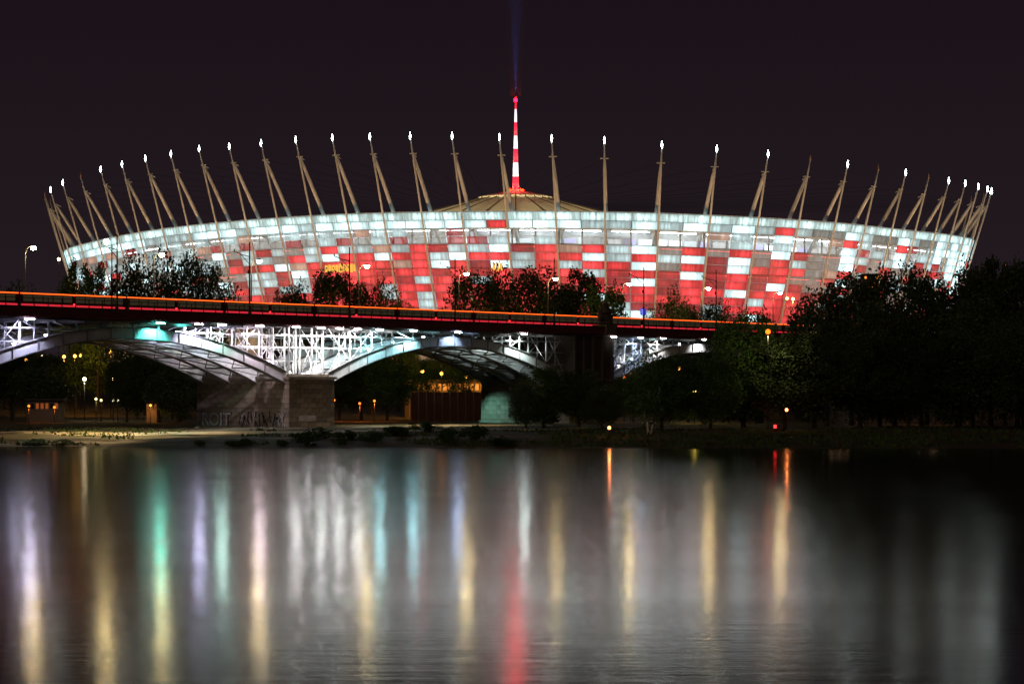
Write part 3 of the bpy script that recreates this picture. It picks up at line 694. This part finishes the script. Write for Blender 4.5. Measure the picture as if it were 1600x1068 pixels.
def flood(q, aim, pw, c, ang=100, par=bridge, nm='bridge_light'):
    aim = Vector(aim); light(nm, q + aim.normalized() * .4, pw, c, 'SPOT', .2, None, aim.to_track_quat('-Z', 'Y').to_euler(), R(ang), .7)
    box('floodlight', q, (.45, .45, .2), PAINTD, par, BROT)
flood(B(63.5, 16.6, 5.0), BT * 1.0 + Vector((0, 0, -.5)) - BM * .3, 900, (.35, 1, .88), 110)
# lamps added under the deck to brighten the river path
flood(B(-30, 2.2, 15.9), Vector((0, -.05, -1)), 32000, (1, .72, .36), 125); flood(B(36, 2.2, 15.9), Vector((0, -.05, -1)), 32000, (1, .74, .4), 125); flood(B(-14, 15, 12.2), Vector((0, -.3, -1)), 1500, (1, .7, .4), 120)
flood(B(-13, 5, 1.9), BT + Vector((0, 0, .25)), 420, (1, .80, .62), 110); flood(B(5, -9, 1.7), BM + Vector((0, 0, .35)), 300, (1, .78, .55), 100)  # ground floods added to brighten the stone pier

# ------------------------------------------------------------------ stand-in buses for the light trails of traffic, poles and lamps on the bridge
GLASS = mat('bus_glass', (.012, .013, .015), .08, spec=.5); BODY = mat('bus_body', (.06, .045, .038), .35, spec=.5); TYRE = mat('tyre', (.02, .02, .02), .9)
TRAIL_TOP = lamp_mat('roof_light', (1, .10, .010), 2.4); TAILL = lamp_mat('tail_light', (1, .03, .03), 2.6); TRAIL_LOW = lamp_mat('trail_glow_low', (.85, .03, .05), .8)  # glowing strips in place of the light trails above the deck
BUSW = mat('bus_window', (.015, .014, .012), .15, emit=(.5, .38, .2), es=.05, spec=.5)  # faint glow put into the glass for the dim band between trails
TRAIL_MID = lamp_mat('trail_glow_mid', (.7, .05, .02), .45)
def make_trail_bus():  # made-up bus that carries the light trails of passing traffic as lines
    t = thing('trail_bus', 'added dark bus, its orange and red lines standing in for light trails of traffic', 'bus', (0, 0, 0), 0, 'added buses standing in for light trails')
    for s, (x0, x1) in enumerate(((-9.2, -.6), (.6, 9.2))):
        b = link('body', bevel_box(BODY), None, t); b.location = ((x0 + x1) / 2, 0, 1.32); b.scale = (x1 - x0, 2.5, 2.1)
        for k in range(5):
            L = (x1 - x0) / 5
            for sd_ in (-1, 1): box('window', (x0 + L * (k + .5), sd_ * 1.255, 1.62), (L * .9, .03, .85), BUSW, t)
        for sd_ in (-1, 1):
            box('trail_line_top', ((x0 + x1) / 2, sd_ * 1.29, 2.24), (x1 - x0 + .9, .06, .15), TRAIL_TOP, t)
            box('trail_line_low', ((x0 + x1) / 2, sd_ * 1.27, .70), (x1 - x0 + .6, .04, .34), TRAIL_LOW, t)
            box('trail_line_mid', ((x0 + x1) / 2, sd_ * 1.275, 1.12), (x1 - x0 + .3, .03, .05), TRAIL_MID, t)
            for wx in (x0 + 1.6, x1 - 1.6):
                w_ = link('wheel', tube_mesh('wheel', [(0, -.16, 0), (0, .16, 0)], [.46, .46], 14), TYRE, t); w_.location = (wx, sd_ * 1.12, .46)
    box('joint_bellows', (0, 0, 1.3), (1.3, 2.2, 1.9), mat('rubber', (.03, .03, .03), .9), t)
    for sd_ in (-1, 1):
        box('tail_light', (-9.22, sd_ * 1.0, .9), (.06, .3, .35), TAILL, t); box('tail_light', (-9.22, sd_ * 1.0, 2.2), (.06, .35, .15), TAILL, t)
    box('rear_window', (-9.22, 0, 1.6), (.05, 1.8, .8), GLASS, t); box('front_window', (9.22, 0, 1.5), (.05, 2.2, 1.3), GLASS, t)
    return t
bus = make_trail_bus(); kids = list(bus.children); first = True; u = -66.0; nb = 0
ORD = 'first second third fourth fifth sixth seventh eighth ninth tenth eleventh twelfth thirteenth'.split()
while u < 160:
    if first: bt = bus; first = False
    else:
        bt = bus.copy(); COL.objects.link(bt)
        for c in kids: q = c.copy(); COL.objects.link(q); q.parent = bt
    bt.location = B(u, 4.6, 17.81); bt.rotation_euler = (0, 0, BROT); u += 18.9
    bt['label'] = 'added dark bus, its orange line standing in for light trails of traffic, %s from the left frame edge' % ORD[nb]; nb += 1

POLE = mat('pole_paint', (.035, .035, .035), .6, .2); POLEL = mat('lamp_pole_paint', (.33, .33, .31), .5, .3)
LAMPY = lamp_mat('street_lamp_yellow', (1, .76, .34), 170)
def catenary(x, ytop, label):
    uu = u_at(x, -.75); q = B(uu, -.75, GT - .1); top = CH + (HY - ytop) / F * q.y
    t = thing('tram_wire_pole', label, 'pole', q, BROT, 'dark tram wire poles along the near railing'); h = top - q.z
    tube('pole', [(0, 0, 0), (0, 0, .9), (0, 0, 1.0), (0, 0, h)], [.2, .2, .13, .08], POLE, t)
    tube('bracket_arm', [(0, 0, h - 2.1), (0, 1.6, h - 1.75), (0, 3.2, h - 1.2)], [.07, .06, .05], POLE, t, 6); tube('brace', [(0, 0, h - 3.2), (0, 1.7, h - 1.75)], .05, POLE, t, 6)
    tube('insulator', [(0, 3.1, h - 1.25), (0, 3.1, h - .9)], .09, POLE, t, 6); box('pole_box', (0, .2, h - 4.3), (.22, .2, .5), POLE, t)
for x, y, lb in [(183, 366, 'farthest left, with a yellow lamp close beside it'), (390, 378, 'standing above the first stone pier, before red cladding'), (546, 386, 'above the bright left flank of the middle arch'),
                 (711, 399, 'above the crown of the middle arch, beside a tall yellow lamp'), (866, 403, 'just before the stone pylon, among dark trees'), (1006, 417, 'carrying the small blue sign past the stone pylon'), (1119, 421, 'last before the riverside trees hide the railing')]:
    catenary(x, y, 'dark tram wire pole ' + lb)
def street_lamp(x, y, label, lit=True):
    uu = u_at(x, WID - .9); zl = CH + (HY - y) / F * B(uu, WID - .9, 0).y; q = B(uu, WID + .8, 17.7); h = zl - q.z
    t = thing('street_lamp', label, 'street lamp', q, BROT, 'yellow street lamps along the far railing')
    tube('post', [(0, 0, 0), (0, 0, h - .9), (0, -.35, h - .15), (0, -.95, h + .12), (0, -1.5, h + .1)], [.12, .08, .07, .06, .06], POLEL, t, 8)
    lathe('lamp_bowl', [(.08, -.42), (.34, -.28), (.40, 0), (.2, .14)], LAMPY, t, 12, (0, -1.7, h)); lathe('lamp_hood', [(.44, .0), (.3, .22), (.06, .3)], POLEL, t, 12, (0, -1.7, h + .06))
for x, y, lb in [(52, 386, 'farthest left, against plain dark sky'), (253, 397, 'over the big dark tree crown before the stadium'), (405, 407, 'beside the dark pole above the stone pier'), (573, 415, 'in front of red and white panels, above a low dark tree'),
                 (729, 427, 'at the edge of the wide dark tree clump'), (868, 435, 'on a curved post inside the wide tree clump'), (983, 443, 'over the green bush past the stone pylon'), (1107, 450, 'before the red panels, second last of the row'), (1219, 457, 'last of the row, beside the tall riverside trees')]:
    street_lamp(x, y, 'yellow street lamp ' + lb)
uu = u_at(167, 2.2); 
o = thing('street_lamp', 'yellow street lamp hung beside the tallest dark tram pole, before white cladding', 'street lamp', B(uu, 1.2, 17.8), BROT, 'yellow street lamps along the near kerb')
zl = CH + (HY - 375) / F * B(uu, 2.2, 0).y - 17.8
tube('post', [(0, 0, 0), (0, 0, zl - .8), (0, .3, zl + .1), (0, .9, zl + .2)], [.1, .07, .06, .05], POLE, o); lathe('lamp_bowl', [(.08, -.38), (.28, -.26), (.32, 0), (.2, .12)], LAMPY, o, 12, (0, 1.1, zl))
# small blue road sign
uu = u_at(1005, -.5); q = B(uu, -.5, 17.9); t = thing('road_sign', 'small blue road sign with white lines on a pole above the bridge railing', 'sign', q, 0)
tube('post', [(0, .1, 0), (0, .1, 4.1)], .06, POLE, t); zs = CH + (HY - 487) / F * q.y - q.z
box('sign_board', (0, 0, zs), (1.05, .06, 1.15), lamp_mat('sign_blue', (.03, .05, .75), .9), t)
for k in range(3): box('sign_line', (-.12, -.05, zs + .3 - k * .3), (.55 - .1 * k, .03, .09), lamp_mat('sign_white', (.7, .75, 1), .8), t)

# ------------------------------------------------------------------ trees and bushes
# behind the bridge, in front of the stadium: (x, top, distance, width, kind, leaf, label)
for x, y, D, wd, k, lf, lb in [
    (118, 402, 470, 60, 1, 1, 'small dark tree at the left end of the stadium cladding'), (152, 412, 465, 62, 4, 1, 'loose dark tree between the first two tram poles'), (213, 392, 450, 90, 0, 0, 'dark tree under the yellow lamp, left of its twin'),
    (268, 390, 448, 105, 2, 0, 'widest dark tree crown before the left part of the stadium'), (335, 410, 455, 80, 4, 1, 'thin ragged tree just left of the pole above the stone pier'), (455, 447, 470, 70, 2, 0, 'low dark tree right of the pole above the stone pier'),
    (520, 424, 465, 90, 5, 0, 'rounded dark tree left of the pole over the middle arch'), (580, 440, 470, 80, 2, 0, 'low dark tree below the yellow lamp over the middle arch'), (622, 455, 475, 50, 0, 1, 'small reddish lit tree beside the open red panels'),
    (742, 428, 480, 85, 5, 0, 'dark tree at the left edge of the wide clump'), (795, 419, 478, 100, 2, 0, 'dark tree in the wide clump, below the needle'), (850, 424, 476, 95, 0, 0, 'dark tree in the wide clump, behind the curved lamp post'),
    (900, 420, 480, 85, 1, 0, 'dark tree in the wide clump, nearest the stone pylon'), (948, 448, 446, 66, 5, 2, 'green lit tree right behind the stone pylon'), (1046, 452, 480, 60, 0, 1, 'thin tree over the railing right of the blue sign'),
    (1065, 478, 458, 70, 2, 2, 'low green lit bush-like tree past the blue sign'), (1130, 474, 490, 70, 2, 0, 'low dark tree between the last two tram poles'), (1180, 486, 470, 60, 5, 1, 'low dark tree below the last street lamp'), (12, 438, 470, 90, 2, 0, 'dark tree top at the left frame edge above the added buses')]:
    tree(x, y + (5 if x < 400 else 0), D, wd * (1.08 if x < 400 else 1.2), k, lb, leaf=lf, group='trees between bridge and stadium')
# right-hand riverside wood
for x, y, D, wd, k, lf, lb in [
    (1162, 500, 352, 125, 5, 1, 'green lit broad tree overlapping the right end of the bridge'), (1110, 556, 338, 90, 2, 1, 'low round dark tree left of the broad green tree'), (1033, 552, 336, 120, 2, 1, 'round dark tree right of the stone pylon on the bank'),
    (1225, 520, 346, 100, 1, 0, 'dark tree right of the orange flare lamp'), (1292, 432, 372, 130, 0, 0, 'tall dark tree at the left edge of the riverside wood'), (1330, 428, 380, 110, 1, 0, 'tall dark tree with peaked top, second in the riverside wood'),
    (1272, 520, 345, 110, 5, 0, 'lower dark tree in front of the wood edge'), (1398, 424, 372, 130, 5, 0, 'dark tree right of the orange glow gap'), (1448, 416, 384, 120, 0, 0, 'dark tree under the right stadium end'),
    (1500, 418, 376, 130, 2, 0, 'dark tree covering the last white cladding'), (1548, 402, 380, 110, 1, 0, 'tallest dark tree right of the stadium'), (1590, 410, 372, 120, 5, 0, 'dark tree at the right frame edge'),
    (1345, 520, 350, 120, 2, 0, 'lower dark tree in the middle of the wood front'), (1420, 525, 348, 130, 2, 0, 'lower dark tree before the small white lights'), (1495, 515, 350, 130, 5, 0, 'lower dark tree right of the small white lights'), (1570, 510, 346, 130, 2, 0, 'lower dark tree near the right frame edge'),
    (1520, 470, 362, 120, 4, 0, 'middle dark tree in the right part of the wood'), (1440, 475, 364, 120, 0, 0, 'middle dark tree in the centre of the wood'), (1375, 480, 362, 100, 5, 0, 'middle dark tree below the orange glow'), (1600, 470, 358, 120, 0, 0, 'middle dark tree cut by the right frame edge')]:
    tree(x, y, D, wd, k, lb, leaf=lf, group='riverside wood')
# bank bushes before the abutment
for x, y, D, wd, k, lf, lb in [(850, 574, 352, 95, 5, 2, 'big green-black bush before the right foot of the middle arch'), (905, 578, 350, 90, 2, 0, 'big dark bush before the stone abutment'), (940, 602, 344, 60, 2, 0, 'small dark bush at the foot of the pylon pier'), (822, 600, 346, 50, 2, 0, 'small dark bush left of the big green-black one')]:
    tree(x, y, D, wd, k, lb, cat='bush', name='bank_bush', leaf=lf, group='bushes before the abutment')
# trees seen under the arches
for i, (x, y, D, wd, k, lf) in enumerate([(20, 545, 440, 110, 1, 0), (70, 552, 430, 90, 5, 0), (105, 560, 470, 70, 4, 1), (160, 556, 472, 80, 4, 2), (198, 553, 425, 70, 0, 0), (235, 552, 420, 90, 2, 0), (280, 560, 415, 90, 5, 0), (330, 565, 425, 80, 2, 0),
                                       (530, 560, 440, 70, 1, 0), (565, 552, 445, 80, 4, 0), (605, 550, 440, 80, 0, 1), (640, 553, 474, 70, 4, 2), (690, 556, 482, 80, 4, 2), (745, 552, 478, 90, 5, 2), (668, 566, 447, 52, 4, 2), (722, 570, 447, 60, 4, 1), (990, 585, 410, 70, 2, 2), (1075, 580, 420, 70, 5, 1), (1130, 590, 415, 70, 0, 2)]):
    where = 'first arch' if x < 400 else 'middle arch' if x < 800 else 'third arch'
    nm = ['farthest left', 'second from the left', 'third from the left', 'beside the yellow park lamps', 'right of the yellow park lamps', 'left of the lattice', 'before the lattice', 'next to the graffiti pier', 'next to the pier', 'second from the pier', 'in the middle', 'left of the orange building', 'behind the orange building', 'right of the orange building', 'thin before the orange building', 'thin before the right end of the orange building', 'next to the abutment', 'in the middle of the gap', 'at the right end'][i]
    tree(x, y, D, wd, k, 'dark tree seen under the %s, %s' % (where, nm), leaf=lf, group='trees under the arches')
# shoreline shrubs
for i, (x, yb, wd, hp, k) in enumerate([(303, 682, 16, 8, 1), (330, 690, 20, 11, 0), (352, 683, 30, 8, 1), (425, 684, 18, 9, 1), (468, 683, 42, 18, 0), (497, 678, 44, 16, 2), (518, 684, 24, 12, 0), (545, 679, 40, 15, 2), (585, 680, 52, 17, 0), (618, 677, 38, 14, 1), (665, 675, 50, 16, 2), (705, 680, 44, 20, 0), (742, 679, 48, 22, 2), (20, 683, 40, 10, 1), (50, 684, 36, 9, 0), (780, 690, 40, 12, 1)]):
    D = 5.6 * F / (yb - HY); X = (x - CX) / F * D; D = max(D, shore(X) + 2.5)
    nm = ['small pale green shrub left of the graffiti pier', 'small round dark shrub below the graffiti', 'flat shrub below the graffiti letters', 'tiny shrub below the scribbled graffiti', 'dark shrub below the pier corner', 'tall dark shrub right at the pier foot', 'small shrub right of the pier foot', 'shrub just right of the pier', 'broad shrub second right of the pier', 'small shrub in the middle of the row', 'tall shrub in the middle of the row', 'dark shrub below the orange building', 'last tall shrub of the row', 'flat shrub at the left frame edge', 'flat shrub near the left frame edge', 'low shrub at the dark right end of the sand'][i]
    cm, tm, H, W = SHRUB[k]; t = thing('shore_shrub', nm + ' on the shore', 'shrub', (X, D, ground_z(X, D)), random.uniform(0, 6), 'shrubs along the shore')
    s = wd / F * D / W; t.scale = (s, s, hp / F * D / H); link('stem', tm, None, t); link('foliage', crown_data(cm, LEAF[2 if i in (0, 2) else 1]), None, t)
# grass on the bank
gr = random.Random(3); V, Fc = [], []
for _ in range(9000):
    x = gr.uniform(-85, 85); s = gr.random() ** 1.4 * 40 + 1.8; y = shore(x) + s
    if noise.noise(Vector((x * .06, y * .1, 2))) < (.12 if x < 5 else -.35): continue
    z = ground_z(x, y); h = gr.uniform(.15, .5); a = gr.uniform(0, 6.28); w_ = gr.uniform(.15, .4); dx, dy = math.cos(a) * w_, math.sin(a) * w_; i = len(V)
    V += [(x - dx, y - dy, z - .05), (x + dx, y + dy, z - .05), (x + dx * .3 + gr.uniform(-.1, .1), y, z + h)]; Fc.append((i, i + 1, i + 2))
gs = link('grass', mesh('grass', V, Fc), mat('grass_green', (.06, .10, .025), .8, scale=.3, var=.5)); gs['kind'] = 'stuff'
# stones at the waterline
for i, (x, y, s) in enumerate([(497, 690, .5), (508, 691, .35), (490, 694, .4), (453, 693, .25), (655, 694, .3)]):
    D = 6.7 * F / (y - HY); X = (x - CX) / F * D; D = max(D, shore(X) + .4)
    bm = bmesh.new(); bmesh.ops.create_icosphere(bm, subdivisions=2, radius=s)
    for v in bm.verts: v.co *= 1 + .3 * noise.noise(v.co * 2.3 + Vector((i * 5, 0, 0))); v.co.z *= .55
    me = bpy.data.meshes.new('shore_stone'); bm.to_mesh(me); bm.free()
    o = link('shore_stone', me, mat('wet_stone', (.05, .045, .04), .6)); o.location = (X, D, ground_z(X, D) + .08)
    tag(o, ['largest dark stone at the waterline below the shrubs', 'dark stone touching the largest waterline stone', 'flat dark stone nearest the water', 'tiny dark stone left of the others', 'lone dark stone right of the others'][i], 'stone', 'stones at the waterline')

# ------------------------------------------------------------------ lamps, buildings and lights on the far bank
def park_lamp(x, y, D, label, c=(1, .62, .2), es=40, pw=0, r_=.22, group='park lamps', zoff=0):
    q = pix(x, y, D); z0 = ground_z(q.x, q.y); t = thing('park_lamp', label, 'lamp', (q.x, q.y, z0), 0, group); h = max(.6, q.z - z0)
    tube('post', [(0, 0, 0), (0, 0, h - r_)], [.07, .045], POLE, t, 6)
    lathe('globe', [(.05, -r_), (r_ * .9, -r_ * .5), (r_, 0), (r_ * .8, r_ * .6), (.05, r_)], lamp_mat('globe_%d_%d_%d' % (int(c[0] * 9), int(c[1] * 99), int(es * 10)), c, es), t, 10, (0, 0, h))
    if pw: light('park_light', (q.x, q.y, q.z - r_ - .25), pw * 1.3, c if x != 1200 else (1, .85, .4), 'SPOT', .2, None, (R(75), 0, R(12)) if x == 1200 else (R(97), 0, 0) if c[1] < .5 and (640 < x < 740 or x < 178) and y < 600 else (0, 0, 0), R(176 if c[1] > .3 else 150), .15)
AMB, ORA, WRM = (1, .42, .06), (1, .20, .02), (1, .78, .45)
for x, y, D, c, es, pw, lb in [
    (132, 592, 440, WRM, 60, 500, 'white park lamp under the first arch'), (177, 592, 442, WRM, 50, 500, 'white park lamp under the first arch, right of its twin'), (100, 557, 455, AMB, 40, 1200, 'amber lamp under the first arch, left of the row'),
    (117, 556, 455, AMB, 40, 900, 'amber lamp in the middle of the short row under the first arch'), (126, 555, 470, AMB, 40, 0, 'amber lamp at the right end of the short row'), (157, 549, 470, AMB, 26, 0, 'small amber lamp high under the first arch crown'), (173, 550, 456, AMB, 34, 900, 'brighter amber lamp high under the first arch crown'),
    (66, 557, 450, WRM, 18, 0, 'lone dim lamp left under the first arch'), (41, 562, 450, AMB, 18, 0, 'dim amber lamp right of the lit tower'), (150, 623, 425, (1, .9, .3), 14, 80, 'low yellow lamp near the ground under the first arch'), (158, 625, 425, (1, .9, .3), 10, 0, 'second low yellow lamp near the ground under the first arch'),
    (177, 625, 430, (1, .95, .5), 8, 0, 'low pale lamp near the ground, left one of two'), (184, 625, 430, (1, .95, .5), 8, 0, 'low pale lamp near the ground, right one of two'), (45, 634, 410, ORA, 12, 260, 'low orange lamp left under the first arch'), (85, 636, 410, ORA, 8, 200, 'low orange lamp among trunks under the first arch'),
    (235, 633, 412, AMB, 12, 200, 'low amber lamp before the lattice shadow'), (660, 580, 452, AMB, 60, 1800, 'amber lamp left above the orange building'), (690, 583, 454, AMB, 30, 2600, 'amber lamp behind trees above the orange building'), (728, 588, 454, AMB, 30, 2600, 'amber lamp at the right end of the orange building'),
    (522, 625, 430, ORA, 12, 700, 'low orange lamp right beside the stone pier'), (562, 630, 430, ORA, 10, 600, 'low orange lamp among trunks under the middle arch'), (585, 626, 430, ORA, 10, 500, 'low orange lamp left of the orange building'),
    (985, 575, 425, AMB, 30, 260, 'amber lamp below the third arch'), (1062, 576, 425, AMB, 30, 260, 'amber lamp between the round riverside trees'), (975, 590, 420, ORA, 18, 420, 'orange lamp right beside the abutment'), (1085, 612, 405, (1, .75, .1), 18, 700, 'yellow lamp lighting grass between the round trees'),
    (1200, 518, 338, (1, .075, .004), 45, 800, 'strong orange lamp before the green tree at the end of the bridge'), (92, 405, 560, WRM, 150, 0, 'very bright white floodlight at the left end of the stadium'), (1239, 467, 520, (1, .85, .2), 50, 900, 'pair lamp glowing yellow beside the wood edge'), (1230, 466, 520, (1, .85, .2), 24, 0, 'smaller yellow lamp beside the wood edge'),
    (1366, 444, 500, ORA, 24, 3000, 'orange lamp glowing through the gap in the wood'), (1372, 470, 420, ORA, 12, 0, 'small orange lamp low in the gap of the wood'), (1400, 614, 390, AMB, 20, 120, 'amber lamp behind trunks in the wood'), (1462, 600, 390, AMB, 30, 200, 'amber lamp far right behind trunks in the wood'), (1390, 546, 400, (.9, .95, 1), 24, 0, 'white lamp glinting through the wood'), (1447, 545, 400, (.9, .95, 1), 18, 0, 'second white lamp glinting through the wood'), (1571, 415, 560, ORA, 16, 0, 'red lamp above the wood at far right'),
    (992, 384, 640, (.85, .95, 1), 0, 0, '')]:
    if not lb: continue
    park_lamp(x, y, D, lb, c, max(3, es * (.16 if c[1] < .7 else .3)), pw, .36 if x == 1200 else .32 if es > 15 else .22)
# two red fires / lanterns on the bank
for x, y, D, pw, lb in [(952, 668, 318, 60, 'small orange lantern glowing on the dark bank by the water'), (1229, 640, 335, 50, 'small orange lantern under the riverside trees')]:
    q = pix(x, y, D); z0 = ground_z(q.x, q.y); t = thing('lantern', lb, 'lantern', (q.x, q.y, z0)); h = max(.35, q.z - z0)
    tube('stake', [(0, 0, -.1), (0, 0, h - .15)], .03, POLE, t, 6); lathe('lantern_glass', [(.1, -.2), (.19, -.1), (.19, .12), (.1, .2)], lamp_mat('lantern_orange', (1, .22, .05), 14), t, 10, (0, 0, h)); lathe('lantern_cap', [(.22, .2), (.05, .34)], POLE, t, 10, (0, 0, h)); box('lantern_base', (0, 0, h - .22), (.3, .3, .05), POLE, t)
    light('lantern_light', (q.x, q.y - .4, z0 + h + .3), pw, (1, .3, .08), radius=.1)
# red tail lamp of something parked beside the second lantern
q = pix(1219, 637, 336); z0 = ground_z(q.x, q.y)
t = thing('parked_scooter', 'dark scooter with red lamp parked beside the lantern under the trees', 'scooter', (q.x, q.y, z0), .5)
for s_ in (-.6, .6): w_ = link('wheel', tube_mesh('wheel', [(s_, -.07, .28), (s_, .07, .28)], [.28, .28], 14), TYRE, t)
tube('frame', [(-.6, 0, .45), (-.2, 0, .3), (.3, 0, .32), (.55, 0, .6), (.5, 0, 1.05)], [.1, .12, .1, .06, .04], BODY, t); box('seat', (-.4, 0, .82), (.75, .3, .18), GLASS, t); box('tail_lamp', (-.85, 0, .7), (.1, .5, .45), lamp_mat('scooter_red', (1, .02, .02), 6), t); beam('handlebar', (.5, -.35, 1.05), (.5, .35, 1.05), .04, .04, POLE, t)
# pale forked stump on the bank
q = pix(1015, 655, 326); t = thing('birch_stump', 'pale forked birch stump standing on the dark bank', 'stump', (q.x, q.y, ground_z(q.x, q.y)))
BIR = mat('birch_bark', (.55, .52, .48), .8, var=.4, scale=4, stretch=(1, 1, 3))
tube('stem', [(-.1, 0, -.1), (-.25, 0, .8), (-.32, 0, 1.7)], [.2, .16, .11], BIR, t); tube('stem', [(.1, 0, -.1), (.28, 0, .6), (.4, .1, 1.35)], [.17, .13, .09], BIR, t)

def building(name, x0, x1, ytop, ybot, D, depth, label, wall, rows, cols, lit, seed=0, wm=None, roof=True):
    a, b = pix(x0, ytop, D), pix(x1, ytop, D); zb = min(ground_z(a.x, D), ground_z(b.x, D)) - .5; zb = min(zb, pix(0, ybot, D).z); W = b.x - a.x; H = a.z - zb
    t = thing(name, label, 'building', ((a.x + b.x) / 2, D, zb)); rnd = random.Random(seed)
    box('wall', (0, depth / 2, H / 2), (W, depth, H), wall, t)
    if roof: box('roof', (0, depth / 2, H + .2), (W + .8, depth + .8, .4), mat('roof_dark', (.05, .045, .045), .8), t)
    z0 = pix(0, ybot, D).z - zb
    for r_ in range(rows):
        for c in range(cols):
            wx = -W / 2 + W * (c + .5) / cols; wz = z0 + (H - z0) * (r_ + .5) / rows
            fr_ = box('window', (wx, -.06, wz), (W / cols * .72, .12, (H - z0) / rows * .62), mat('window_frame', (.2, .18, .16), .6), t)
            on = rnd.random() < lit
            box('pane', (0, -.5, 0), (.86, .3, .88), (wm or WIN) if on else GLASS, fr_)
BRICKW = mat('far_wall', (.16, .11, .08), .9, var=.3, scale=.4); 
building('river_pavilion', 632, 758, 596, 613, 462, 10, 'long low pavilion with orange lit windows under the middle arch', BRICKW, 1, 15, .8, 2, lamp_mat('pavilion_window', (1, .36, .05), .9))
building('lit_tower', 30, 40, 530, 556, 480, 5, 'narrow tower with amber lit windows at far left under the bridge', BRICKW, 5, 2, .8, 3)
building('park_kiosk', 228, 246, 628, 641, 414, 4, 'small kiosk with dim orange windows before the lattice', BRICKW, 1, 3, .5, 4, lamp_mat('kiosk_window', (.9, .3, .06), .22))
building('trackside_house', 40, 92, 626, 642, 418, 6, 'low dark house with dull red windows at far left under the bridge', BRICKW, 1, 7, .5, 6, lamp_mat('red_window', (.9, .2, .04), .25))
building('far_office', 1350, 1374, 430, 480, 560, 8, 'orange lit building glimpsed through the gap in the wood', BRICKW, 7, 5, .6, 8, lamp_mat('office_window', (1, .32, .03), 1.5))
q0, q1 = pix(642, 612, 436), pix(752, 612, 436)
fw = thing('embankment_wall', 'dark red panel wall standing before the orange pavilion', 'wall', ((q0.x + q1.x) / 2, 436, ground_z(q0.x, 436)))
WR = mat('wall_red', (.06, .022, .017), .85, var=.3, scale=.6); nW = 9; L = (q1.x - q0.x) / nW; hw = q0.z - ground_z(q0.x, 436)
for k in range(nW):
    box('wall_panel', (-(q1.x - q0.x) / 2 + L * (k + .5), 0, hw / 2), (L - .12, .25, hw - .1), WR, fw); box('wall_post', (-(q1.x - q0.x) / 2 + L * k, 0, hw / 2), (.2, .35, hw), DARKST, fw)

# searchlight on the needle: a narrow column of lit haze
zt = zz[-1] + 2.0; r0, r1, hb = 2.0, 7.0, 80
V = [(apex.x + r_ * math.cos(2 * math.pi * k / 16), apex.y + r_ * math.sin(2 * math.pi * k / 16), z) for r_, z in ((r0, zt), (r1, zt + hb)) for k in range(16)]
Fc = [(k, (k + 1) % 16, 16 + (k + 1) % 16, 16 + k) for k in range(16)] + [tuple(range(16))[::-1], tuple(range(16, 32))]
m = bpy.data.materials.new('beam_haze'); m.use_nodes = True; n = m.node_tree.nodes; n.remove(n['Principled BSDF'])
pv = n.new('ShaderNodeVolumePrincipled'); pv.inputs['Density'].default_value = .006; pv.inputs['Color'].default_value = (.8, .85, 1, 1)
m.node_tree.links.new(pv.outputs[0], n['Material Output'].inputs['Volume'])
o = link('searchlight_haze', mesh('searchlight_haze', V, Fc), m); o['kind'] = 'stuff'
light('searchlight', (apex.x, apex.y, zt + .2), 85000, (.14, .2, 1), 'SPOT', .3, None, (math.pi, 0, 0), R(11), .9)
